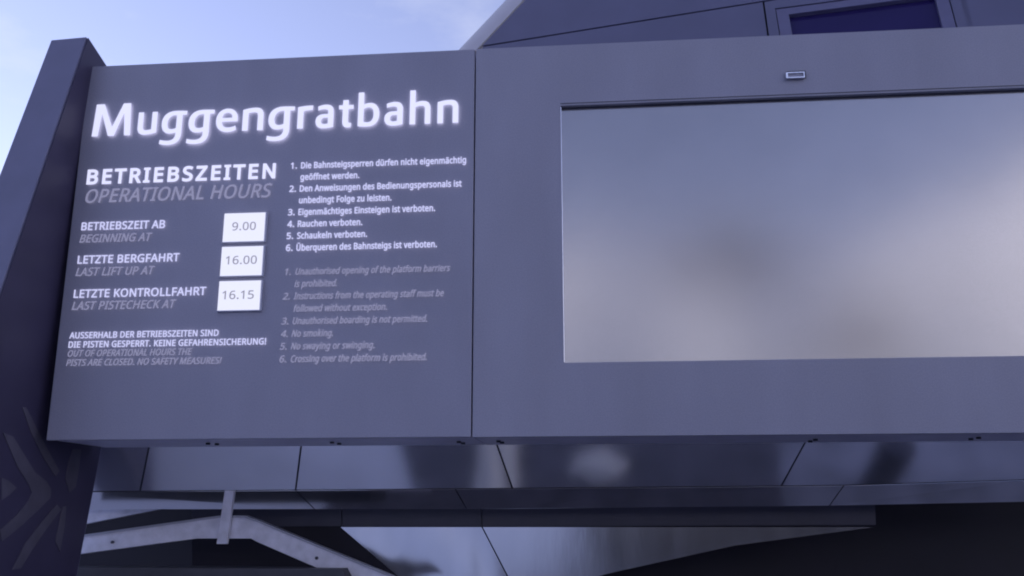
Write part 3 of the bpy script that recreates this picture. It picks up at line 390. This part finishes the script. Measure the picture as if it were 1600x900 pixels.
for ch, a, b in LETTERS:
    one = []; polys.append(one)
    src = flat(TITLE['n'] if ch == 'u' else TITLE[ch]); k = (b-a)/NOM[ch]
    for h, pl in enumerate(src):
        if ch == 'u': pl = [(130-x, 145-y) for x, y in pl]
        pl = [q for i, q in enumerate(pl) if math.dist(q, pl[i-1]) > 0.01]
        area = sum(pl[i-1][0]*pl[i][1] - pl[i][0]*pl[i-1][1] for i in range(len(pl)))
        pl = fatten(pl, 1.7 if (area > 0) == (h == 0) else -1.7)
        one.append([(a + x*k, ZTITLE + y*0.001) for x, y in pl])
letters('title_lettering', polys, [G_white, G_back], sign, 0.013, 0.004)

def text_curve(text, x0, z, x1, cap, offset, shear=0.0, track=14):
    """text set so that its ink runs from x0 to x1 with capitals `cap` high"""
    pen = 0.0; sp = []; starts = []
    for ch in text:
        adv, gl = GLYPHS[ch]
        for s in gl: sp.append((len(starts), [(s[i]+pen if i % 2 == 0 else s[i]) for i in range(len(s))]))
        starts.append(pen)
        pen += adv + track
    ky = cap/571.0                          # capital height of these outlines
    xs = [s[i] for _, s in sp for i in range(2, len(s), 6)]
    lo, hi = min(xs), max(xs)
    kx = (x1-x0-2*offset-shear*cap*0.7)/(hi-lo) if x1 is not None else ky*0.98
    def P(x, y): return (x0 + offset + (x-lo)*kx + shear*y*ky, z + y*ky)
    glyphs = [[] for _ in starts]
    for gi, s in sp:
        n = len(s)//6; pl = []
        for i in range(n):
            j = (i+1) % n
            p = [s[6*i+2:6*i+4], s[6*i+4:6*i+6], s[6*j:6*j+2], s[6*j+2:6*j+4]]
            ux, uy = p[3][0]-p[0][0], p[3][1]-p[0][1]; ln = math.hypot(ux, uy) or 1
            flatness = max(abs((q[0]-p[0][0])*uy-(q[1]-p[0][1])*ux)/ln for q in p[1:3])
            k = 1 if flatness < 2 else 3
            for h in range(k):
                t = h/k; w = ((1-t)**3, 3*t*(1-t)**2, 3*t*t*(1-t), t**3)
                pl.append(P(sum(w[q]*p[q][0] for q in range(4)), sum(w[q]*p[q][1] for q in range(4))))
        pl = [q for i, q in enumerate(pl) if math.dist(q, pl[i-1]) > 2e-5]
        glyphs[gi].append(fatten(pl, offset))
    return [g_ for g_ in glyphs if g_]
WHITE, GREY = [G_text, G_textb], [G_grey, G_greyb]
XA = -2.983
LINES = [
 # name, text, x0, z, x1, capital height, weight, shear, materials
 ('heading_lettering', 'BETRIEBSZEITEN', XA, 1.911, -1.839, 0.085, 0.0042, 0, [G_white, G_textb]),
 ('subheading_lettering', 'OPERATIONAL HOURS', XA-0.002, 1.794, -1.855, 0.081, 0.0016, 0.2, GREY),
 ('caption_lettering', 'BETRIEBSZEIT AB', XA, 1.626, -2.477, 0.046, 0.0012, 0, WHITE),
 ('caption_translation', 'BEGINNING AT', XA-0.003, 1.551, -2.552, 0.047, 0.0012, 0.2, GREY),
 ('caption_lettering', 'LETZTE BERGFAHRT', XA, 1.4245, -2.374, 0.046, 0.0012, 0, WHITE),
 ('caption_translation', 'LAST LIFT UP AT', XA-0.003, 1.351, -2.517, 0.047, 0.0012, 0.2, GREY),
 ('caption_lettering', 'LETZTE KONTROLLFAHRT', XA, 1.222, -2.200, 0.046, 0.0012, 0, WHITE),
 ('caption_translation', 'LAST PISTECHECK AT', XA-0.003, 1.151, -2.373, 0.047, 0.0012, 0.2, GREY),
 ('notice_lettering', 'AUSSERHALB DER BETRIEBSZEITEN SIND', -2.980, 0.9855, -2.108, 0.0345, 0.0009, 0, WHITE),
 ('notice_lettering', 'DIE PISTEN GESPERRT. KEINE GEFAHRENSICHERUNG!', -2.980, 0.9325, -1.832, 0.0345, 0.0009, 0, WHITE),
 ('notice_translation', 'OUT OF OPERATIONAL HOURS THE', -2.982, 0.881, -2.255, 0.036, 0.0009, 0.2, GREY),
 ('notice_translation', 'PISTS ARE CLOSED. NO SAFETY MEASURES!', -2.982, 0.8285, -2.080, 0.036, 0.0009, 0.2, GREY)]
rows = [('1.', 'Die Bahnsteigsperren dürfen nicht eigenmächtig', -0.725), (None, 'geöffnet werden.', -1.342), ('2.', 'Den Anweisungen des Bedienungspersonals ist', -0.749),
        (None, 'unbedingt Folge zu leisten.', -1.150), ('3.', 'Eigenmächtiges Einsteigen ist verboten.', -0.898), ('4.', 'Rauchen verboten.', -1.314),
        ('5.', 'Schaukeln verboten.', -1.284), ('6.', 'Überqueren des Bahnsteigs ist verboten.', -0.884)]
for k, (n, t, x1) in enumerate(rows):
    z = 1.9627 - 0.0707*k
    if n: LINES.append(('rule_number', n, -1.750, z, None, 0.036, 0.0011, 0, WHITE))
    LINES.append(('rule_lettering', t, -1.689, z, x1, 0.036, 0.0011, 0, WHITE))
rows = [('1.', 'Unauthorised opening of the platform barriers', -0.806), (None, 'is prohibited.', -1.440), ('2.', 'Instructions from the operating staff must be', -0.838),
        (None, 'followed without exception.', -1.152), ('3.', 'Unauthorised boarding is not permitted.', -0.925), ('4.', 'No smoking.', -1.449),
        ('5.', 'No swaying or swinging.', -1.214), ('6.', 'Crossing over the platform is prohibited.', -0.923)]
for k, (n, t, x1) in enumerate(rows):
    z = 1.327 - 0.0710*k
    if n: LINES.append(('rule_number', n, -1.752, z, None, 0.037, 0.0010, 0.2, GREY))
    LINES.append(('rule_translation', t, -1.689, z, x1, 0.037, 0.0010, 0.2, GREY))
for name, t, x0, z, x1, cap, off, sh, mats in LINES:
    letters(name, text_curve(t, x0, Z(z), x1, cap, off, sh, 110 if name == 'heading_lettering' else 22), mats, sign, 0.010, 0.002)

for z0, z1, txt, xa, xb, zb in ((1.529, 1.7005, '9.00', -2.072, -1.932, 1.597), (1.328, 1.5005, '16.00', -2.095, -1.913, 1.396), (1.1285, 1.2985, '16.15', -2.100, -1.917, 1.193)):
    pl = obj('time_plate', boxes(((-2.124, 4.984, Z(z0)), (-1.879, 4.999, Z(z1)))), G_plate, sign, bevel=0.002)
    tag(pl, 'white glowing plate reading ' + txt)
    obj('plate_rim', boxes(((-2.128, 4.980, Z(z0)-0.006), (-1.870, 4.999, Z(z0)-0.001)), ((-1.8785, 4.980, Z(z0)-0.001), (-1.870, 4.999, Z(z1)))), mat('plate_rim_acrylic', (0.45, 0.45, 0.55), 0.3), pl)
    letters('time_digits', text_curve(txt, xa, Z(zb), xb, 0.047, 0.0008), [M_digit], pl, 0.0165, 0.001)
def bolts(parent, pts):
    for px, py in pts:
        d = ray(px, py); o = Vector((0, 0, EYE)); p = o + d*((ZB-o.z)/d.z)
        bm = bmesh.new(); cyl(bm, (p.x, p.y, ZB+0.004), (0, 0, -1), 0.013, 0.010, 12)
        obj('bolt', bm, M_black, parent)
bolts(sign, [(325, 693), (339, 694), (519, 691.5), (530, 693.2), (717, 690.5), (723.5, 692.5)])

# ------------------------------------------------------------------ right cabinet with the screen
cab = thing('screen_cabinet', (2.0, 5.3, ZB), 'wide grey metal cabinet framing a blank satin display, right of the lettered sign', 'display cabinet')
SX0, SX1, SZ0, SZ1 = -0.184, 3.55, Z(0.806), Z(2.295)
x0, x1 = XJ+0.004, XR
obj('cabinet_front', boxes(((x0, 5.0, SZ1), (x1, 5.03, ZT)), ((x0, 5.0, ZB), (x1, 5.03, SZ0)), ((x0, 5.0, SZ0), (SX0, 5.03, SZ1)), ((SX1, 5.0, SZ0), (x1, 5.03, SZ1))), M_panel2, cab)
bm = boxes(((x0+0.001, 5.03, ZB+0.006), (x1-0.006, 5+DEPTH, SZ0-0.02)), ((x0+0.001, 5.03, SZ1+0.02), (x1-0.006, 5+DEPTH, ZT-0.006)),
           ((x0+0.001, 5.03, SZ0-0.02), (SX0-0.02, 5+DEPTH, SZ1+0.02)), ((SX1+0.02, 5.03, SZ0-0.02), (x1-0.006, 5+DEPTH, SZ1+0.02)), ((SX0-0.02, 5.10, SZ0-0.02), (SX1+0.02, 5+DEPTH-0.01, SZ1+0.02)))
obj('cabinet_case', bm, M_under, cab)
scr = obj('display_screen', boxes(((SX0-0.018, 5.036, SZ0-0.018), (SX1+0.018, 5.06, SZ1+0.018))), M_screen, cab)
obj('screen_rail', boxes(((SX0-0.01, 5.031, SZ1+0.001), (SX1+0.01, 5.035, SZ1+0.015))), M_fascia, cab)
obj('edge_trim', boxes(((SX0+0.0005, 4.997, SZ0+0.002), (SX0+0.0045, 5.034, SZ1-0.010))), M_bright, cab)
obj('top_trim', boxes(((SX0, 4.9965, SZ1+0.011), (x1, 4.9995, SZ1+0.014))), M_fascia, cab)
# small framed sensor slot
a, b = at(1228.2, 123, 4.98), at(1256.7, 112.5, 4.98)
sx0, sx1, sz0, sz1 = a.x, b.x, a.z+0.001, b.z
obj('sensor_shadow', boxes(((sx0+0.004, 4.990, sz0+0.006), (sx1+0.010, 4.999, sz1+0.014))), M_fascia, cab)  # dark plate set up and right as the shadow of the frame
t = 0.006
sf = obj('sensor_frame', boxes(((sx0, 4.974, sz0), (sx0+0.011, 4.989, sz1)), ((sx1-t, 4.974, sz0), (sx1, 4.989, sz1)), ((sx0+0.011, 4.974, sz0), (sx1-t, 4.989, sz0+t)), ((sx0+0.011, 4.974, sz1-t), (sx1-t, 4.989, sz1))), M_bright, cab)
obj('sensor_lens', boxes(((sx0+0.0115, 4.982, sz0+t+0.0005), (sx1-t-0.0005, 4.9885, sz1-t-0.0005))), M_panel, sf)
bolts(cab, [(779, 689.5), (784.5, 691.5), (1266, 689.5), (1274, 687), (1517, 686), (1529, 684)])

# ------------------------------------------------------------------ leaning pillar at the left
pil = thing('leaning_pillar', (-3.6, 4.9, 0), 'tall leaning blue grey metal pillar with embossed branching ribs, left of the sign', 'pillar')
A1, A2, A3, A4 = at(135, 57, 4.90), at(165.5, 103, 5.15), at(160, 695, 5.76), None
npl = (A2-A1).cross(A3-A1).normalized()     # plane of the side face
if npl.x < 0: npl = -npl
def S(px, py): return onto(px, py, A1, npl)
back_top, back_bot = S(249, 232), S(117, 916)
front_bot = S(-152, 900)
k0 = A1.z/(A1.z-front_bot.z); front_bot = A1 + (front_bot-A1)*k0      # down to the ground
fl_top = at(80, 62, 4.92); fl_bot = fl_top + (front_bot-A1) + Vector((-0.08, 0, 0))
k1 = back_top.z/(back_top.z-back_bot.z); back_bot = back_top + (back_bot-back_top)*k1
bt = fl_top + (back_top - A1); bb = fl_bot + (back_bot - front_bot)
bm = bmesh.new()
v = [bm.verts.new(p) for p in (fl_top, A1, back_top, bt, fl_bot, front_bot, back_bot, bb)]
for f in ((0, 1, 2, 3), (4, 5, 6, 7), (0, 1, 5, 4), (1, 2, 6, 5), (2, 3, 7, 6), (3, 0, 4, 7)): bm.faces.new([v[i] for i in f])
bmesh.ops.triangulate(bm, faces=bm.faces)
obj('pillar_shaft', bm, M_pillar, pil, bevel=0.008)
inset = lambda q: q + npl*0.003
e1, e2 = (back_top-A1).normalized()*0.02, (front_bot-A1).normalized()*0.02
obj('pillar_shaded_side', slab([inset(A1+e1*0.6), inset(back_top-e1), inset(back_bot-e1), inset(front_bot+e1*0.6)], npl*0.004), mat('shaded_pillar_side', (0.045, 0.038, 0.08), 0.5, 0.0, 0.1, 4), pil)  # ribbed side face, its shade put into a darker colour
def rib(pts):
    P = [S(*q) + npl*0.0075 for q in pts]
    return obj('embossed_rib', slab(P, npl*0.004), M_relief, pil)
for pts in ([(2, 676), (18, 682), (36, 712), (52, 738), (70, 752), (77, 764), (76, 778), (58, 796), (30, 822), (0, 846), (-3, 828), (22, 806), (42, 782), (47, 770), (42, 756), (24, 728)],
            [(32, 636), (38, 636), (58, 676), (74, 706), (90, 736), (84, 744), (66, 716), (46, 676)],
            [(0, 746), (12, 752), (23, 762), (12, 773), (0, 781)],
            [(86, 788), (93, 796), (70, 826), (48, 858), (30, 888), (16, 890), (36, 850), (62, 816)],
            [(95, 792), (101, 791), (98, 824), (91, 862), (84, 846), (90, 816)],
            [(100, 748), (104, 724), (111, 702), (124, 702), (121, 732), (116, 760), (106, 770)]):
    rib(pts)

# ------------------------------------------------------------------ station hood behind and above the board
hall = thing('lift_station', (2.5, 8.0, 0), 'slate grey lift station with panelled sloping hood, skylight and polished underside cladding', 'station building')
hu = ray(905, -2040); hh = -ray(-3875, 812); hh.z = 0; hh.normalize()
hn = hh.cross(hu).normalized()
if hn.y > 0: hn = -hn                        # outward, towards the forecourt
HP = at(750, 73, 7.3)
def H(px, py): return onto(px, py, HP, hn)
Lx = lambda y: 750.6 + (73.7-y)*0.9417
Sy = lambda x: 72 - (x-750)*0.159
vx = lambda x, y: x + (x-905)/2040*y        # up lines of the hood through (x, 0)
def hpanel(pts, name='hood_panel', m=M_hood, th=0.02):
    return obj(name, slab([H(*p) for p in pts], -hn*th), m, hall)
hpanel([(753.5, 71.2), (2000, Sy(2000)-1.2), (2000, -700), (Lx(-700)+4, -700)])
hpanel([(755.5, 73.2), (vx(1191, 3), Sy(1191)+1.6), (vx(1191, 300), 300), (Lx(300)+4, 300)])
sk = [(1232.4, 21.7), (1460.5, -7.9), (1519, 222), (1272, 250)]          # skylight opening
fr = [(1211, 13), (1479, -22), (1553, 260), (1256, 290)]                 # its frame
pn = [(1194.2, Sy(1194)+1.6), (1498.5, Sy(1498)+1.6), (vx(1498.5, 300), 300), (vx(1194, 300), 300)]
for i in range(4):
    j = (i+1) % 4
    hpanel([pn[i], pn[j], fr[j], fr[i]])
frame_obj = None
bm = bmesh.new()
g = [(1212.5, 14.3), (1477.5, -20.5), (1551, 258), (1257.5, 288)]
for i in range(4):
    j = (i+1) % 4
    prism(bm, [H(*g[i]) - hn*0.004, H(*g[j]) - hn*0.004, H(*sk[j]) - hn*0.004, H(*sk[i]) - hn*0.004], -hn*0.05)
skl = obj('skylight', bm, mat('skylight_frame_paint', (0.125, 0.12, 0.205), 0.4), hall)
obj('skylight_pane', slab([H(*p) - hn*0.045 for p in ((1229, 19), (1464, -12), (1524, 228), (1268, 254))], -hn*0.008), M_glass, skl)
hpanel([(vx(1501, Sy(1501)), Sy(1501)+1.6), (2000, Sy(2000)+1.6), (2000, 300), (vx(1501.5, 300), 300)])
obj('hood_backing', slab([H(*p) - hn*0.06 for p in ((748, 76), (Lx(-700), -700), (2005, -700), (2005, 305), (Lx(305)-2, 305))], -hn*0.05), M_black, hall)
# rounded pale edge of the hood
e0, e1 = H(Lx(300)-2.5, 300), H(Lx(-700)-2.5, -700)
ed = (e1-e0).normalized(); ea = hn.cross(ed).normalized()
if ea.x > 0: ea = -ea
RR = 0.375; bm = bmesh.new(); prof = []
for k in range(15):
    th = R(115)*k/14; prof.append(ea*(RR*math.sin(th)) - hn*(RR*(1-math.cos(th))))
prof.append(prof[-1] - hn*2.5 - ea*0.6)
ra = [bm.verts.new(e0+q) for q in prof]; rb = [bm.verts.new(e1+q) for q in prof]
for i in range(len(prof)-1): bm.faces.new((ra[i], ra[i+1], rb[i+1], rb[i]))
obj('hood_edge', bm, M_hoodedge, hall, smooth=True)

# ------------------------------------------------------------------ polished cladding under the board
def interp(tab, x):
    for (xa, ya), (xb, yb) in zip(tab, tab[1:]):
        if x <= xb: return ya + (yb-ya)*(x-xa)/(xb-xa)
    return tab[-1][1]
Abot = [(60, 768.8), (465, 766), (800, 763.3), (1240, 759.5), (1320, 758.5), (1600, 750), (1900, 741)]
Bbot = [(60, 795.8), (740, 795.2), (1000, 793), (1340, 789.5), (1600, 784), (1900, 778)]
def seamx(s, y): return s[0] + (s[1]-s[0])*(y-697)/(765-697)
Aseams = [(120, 100), (233, 219), (470.5, 462), (777, 800.5), (1255.5, 1221), (1900, 1900)]
Adepth = [(5.80, 5.88), (5.80, 5.98), (5.86, 5.90), (5.86, 5.86), (5.86, 5.84)]      # every panel is turned a little differently
for (s, t_), (da, db) in zip(zip(Aseams, Aseams[1:]), Adepth):
    g = 1.4
    bl = [x for x, _ in Abot if s[1]+25 < x < t_[1]-25]
    xs = [s[1]+g] + bl + [t_[1]-g]
    dep = lambda x: da + (db-da)*(x-s[1])/(t_[1]-s[1])
    xa, xb = seamx(s, 684)+g, seamx(t_, 684)-g
    P = [at(xa, 684, da), at(xb, 684, db)]; q0 = at(xs[0], interp(Abot, xs[0])-1.0, dep(xs[0])+0.19)
    nn = (P[1]-P[0]).cross(q0-P[0]).normalized()          # every sheet is flat
    Q = [onto(x, interp(Abot, x)-1.0, P[0], nn) for x in xs]
    if nn.y > 0: nn = -nn
    obj('cladding_panel', slab(P + Q[::-1], -nn*0.003), M_steel, hall)
obj('cladding_backing', slab([at(60, 686, 6.02), at(1950, 684, 6.02), at(1950, 742, 6.23), at(60, 769.2, 6.23)], (0, 0.02, 0.01)), M_black, hall)
YB0, YB1 = 6.24, 6.36
Bseams = [((95, 768), (90, 796)), ((462.5, 767.5), (491.5, 795)), ((712, 765), (729, 795)), ((1318, 759), (1296, 790)), ((1900, 741), (1900, 778))]
for (a, b), (c, d) in zip(Bseams, Bseams[1:]):
    g = 1.0
    mid = [x for x, _ in Abot if a[0]+20 < x < c[0]-20]
    top = [a[0]+g] + mid + [c[0]-g]; bot = [b[0]+g] + mid + [d[0]-g]
    P = [at(x, interp(Abot, x)+0.9, YB0) for x in top]; Q = [at(x, interp(Bbot, x), YB1) for x in bot]
    obj('soffit_panel', slab(P + Q[::-1], (0, 0.003, 0.002)), M_steel, hall)
obj('soffit_backing', slab([at(60, 769.5, 6.27), at(1950, 741.5, 6.27), at(1950, 775, 6.40), at(60, 794, 6.40)], (0, 0.02, 0.01)), M_black, hall)
# dark fascia and the lower polished panels
YC = 6.62
for xa, xb in ((300, 533.5), (534.8, 752.3), (753.7, 1367)):
    obj('fascia_panel', slab([at(xa, 780, YC), at(xb, 780, YC), at(xb + (1.5 if xb > 1300 else 0), 822.3 if xb < 1300 else 820.3, YC), at(xa, 822.6, YC)], (0, 0.03, 0)), M_fascia, hall)
def lower(left, right, m=M_steel2, nx=60, ny=16, k=1.0):
    # softly bowed polished sheet between two boundary lines of the picture (y -> x tables)
    bm = bmesh.new(); g = []
    for j in range(ny+1):
        row = []
        for i in range(nx+1):
            y0, y1 = left[0][1], left[-1][1]; y = y0 + (y1-y0)*j/ny
            xl = interp([(b_, a_) for a_, b_ in left], y); xr = interp([(b_, a_) for a_, b_ in right], y)
            p = at(xl + (xr-xl)*i/nx, y, YC+0.02)
            w = k*0.007*math.sin(p.x*3.1+1.0) + k*0.0014*math.sin(p.x*11+(p.z-EYE)*9) + k*0.0004*math.sin(p.x*31+2) + (p.z-EYE)*0.0
            row.append(bm.verts.new(p + (p-Vector((0, 0, EYE)))*(w/p.y)))
        g.append(row)
    for j in range(ny):
        for i in range(nx): bm.faces.new((g[j][i], g[j][i+1], g[j+1][i+1], g[j+1][i]))
    return obj('lower_panel', bm, m, hall, smooth=True)
lower([(532, 823.6), (640, 916)], [(752.2, 823.6), (800, 916)], k=2.2)
lower([(754.4, 823.6), (802.2, 916)], [(1366, 823.6), (1150, 852), (950, 896), (880, 916)], nx=120, k=0.12)
lower([(300, 823.6), (300, 916)], [(529.8, 823.6), (637, 916)], M_wall)  # dark colour put in for a dark reflection in this sheet
obj('hall_wall', boxes(((-6.5, 7.7, 0.0), (9.5, 7.9, 3.4))), M_wall, hall)
obj('hall_ceiling', boxes(((-6.0, 6.66, 2.25), (9.5, 7.69, 2.35))), M_wall, hall)

# ------------------------------------------------------------------ bent galvanised bar under the cladding
bar = thing('bent_steel_bar', (-2.2, 6.1, 1.5), 'pale galvanised steel bar bent in the middle, hanging from a short post under the sign', 'steel bar')
YP = 6.16
outl = [(90, 845.5), (130, 838), (343, 808), (381, 808), (400, 814.5), (577, 888), (640, 914), (560, 916), (524, 900), (400, 846), (392, 841.5), (306, 841.5), (123, 866), (86, 871)]
bm = slab([at(*p, YP) for p in outl], (0, 0.045, 0))
obj('bar', bm, M_beam, bar, bevel=0.003)
lip = [(90, 843), (130, 835.5), (343, 805.5), (382, 805.5), (401, 812), (578, 885.5), (642, 912)]
bm = bmesh.new(); prism(bm, [at(x, y, YP-0.012) for x, y in lip] + [at(x, y+3.2, YP-0.012) for x, y in lip[::-1]], Vector((0, 0.07, 0)))
obj('bar_lip', bm, mat('bar_lip_steel', (0.38, 0.38, 0.44), 0.5, 0.3), bar)
for q in ((176, 847), (495, 872)):
    p = at(*q, YP); bm = bmesh.new(); cyl(bm, (p.x, YP+0.002, p.z), (0, -1, 0), 0.011, 0.010, 6); obj('bolt', bm, M_fascia, bar)
obj('post', slab([at(351, 766, YP-0.05), at(365.5, 766, YP-0.05), at(354, 850, YP-0.05), at(338, 850, YP-0.05)], (0, 0.034, 0)), M_beam, bar, bevel=0.003)
far = slab([at(90, 827, 6.5), at(300, 785, 6.5), at(262, 781, 6.5), at(90, 800, 6.5)], (0, 0.05, 0))
tag(obj('steel_bar', far, M_beam), 'second pale steel bar, mostly hidden behind the bent bar beside the pillar', 'steel bar')
led = tag(obj('concrete_ledge', slab([at(60, 887, 6.02), at(534, 889, 6.02), at(552, 925, 6.02), at(60, 940, 6.02)], (0, 0.3, 0)), M_ledge), 'grey concrete ledge along the bottom, below the bent steel bar', 'ledge')

# ------------------------------------------------------------------ unseen things put in for their reflections in the polished metal
hut = thing('timber_hut', (9.0, -14, 0), 'dark timber ski hut with snowy gable roof across the forecourt', 'hut')
obj('wall', slab([(-0.6, -13, 0), (17, -13, 0), (17, -13, 3.0), (8.2, -13, 3.9), (-0.6, -13, 3.0)], (0, -8, 0)), M_timber, hut)
obj('roof', slab([(-1.3, -12.4, 2.92), (8.2, -12.4, 3.93), (17.6, -12.4, 2.92), (17.6, -12.4, 3.15), (8.2, -12.4, 4.18), (-1.3, -12.4, 3.15)], (0, -9.0, 0)), M_snow, hut)

def added_snow_heap(x, y, rx, ry, h, label, seed):  # unseen heaps added to put pale blots into the cladding reflections
    bm = bmesh.new(); bmesh.ops.create_icosphere(bm, subdivisions=4, radius=1)
    bmesh.ops.delete(bm, geom=[v for v in bm.verts if v.co.z < -0.05], context='VERTS')
    for v in bm.verts:
        n = v.co.copy(); k = 1 + 0.3*noise.fractal(n*1.6+Vector((seed, 0, 0)), 0.9, 2.0, 4)
        v.co = Vector((x + n.x*rx*k, y + n.y*ry*k, max(0.0, n.z)*h*k))
    tag(obj('added_snow_heap', bm, M_dsnow, smooth=True), label, 'snow heap')
added_snow_heap(-0.86, 5.2, 0.15, 0.85, 0.12, 'long low heap of old cream snow added for its reflection, on the wet forecourt below the sign joint', 3)
added_snow_heap(-0.04, 4.95, 0.24, 0.15, 0.05, 'flat scrap of old snow added for its reflection, on the wet asphalt below the left end of the display', 8)
added_snow_heap(1.00, 5.42, 0.05, 0.06, 0.04, 'tiny lump of old snow added for its reflection, on the wet asphalt beside the slush', 12)

pts = [(1.42, 5.9), (1.5, 4.6), (1.95, 3.6), (2.3, 2.2), (2.2, 0.2), (2.9, -3), (8.8, -8), (11.5, 4), (11.5, 7.0), (1.6, 7.0)]
bm = bmesh.new(); bm.faces.new([bm.verts.new((x, y, 0.008)) for x, y in pts])
tag(obj('added_slush_patch', bm, mat('grey_slush', (0.27, 0.27, 0.31), 0.6, 0.0, 0.4, 2.5, 0.4, 14)), kind='structure')  # unseen slush sheet added to lighten the reflections at the right
bol = bmesh.new(); cyl(bol, (2.12, 5.35, 0.0), (0, 0, 1), 0.13, 0.92, 24); cyl(bol, (2.12, 5.35, 0.92), (0, 0, 1), 0.11, 0.03, 24)  # unseen post added for a dark band in the cladding reflection
tag(obj('added_bollard', bol, M_fascia, bevel=0.01), 'dark steel post added for its reflection, on the slush in front of the display cabinet', 'added_bollard')
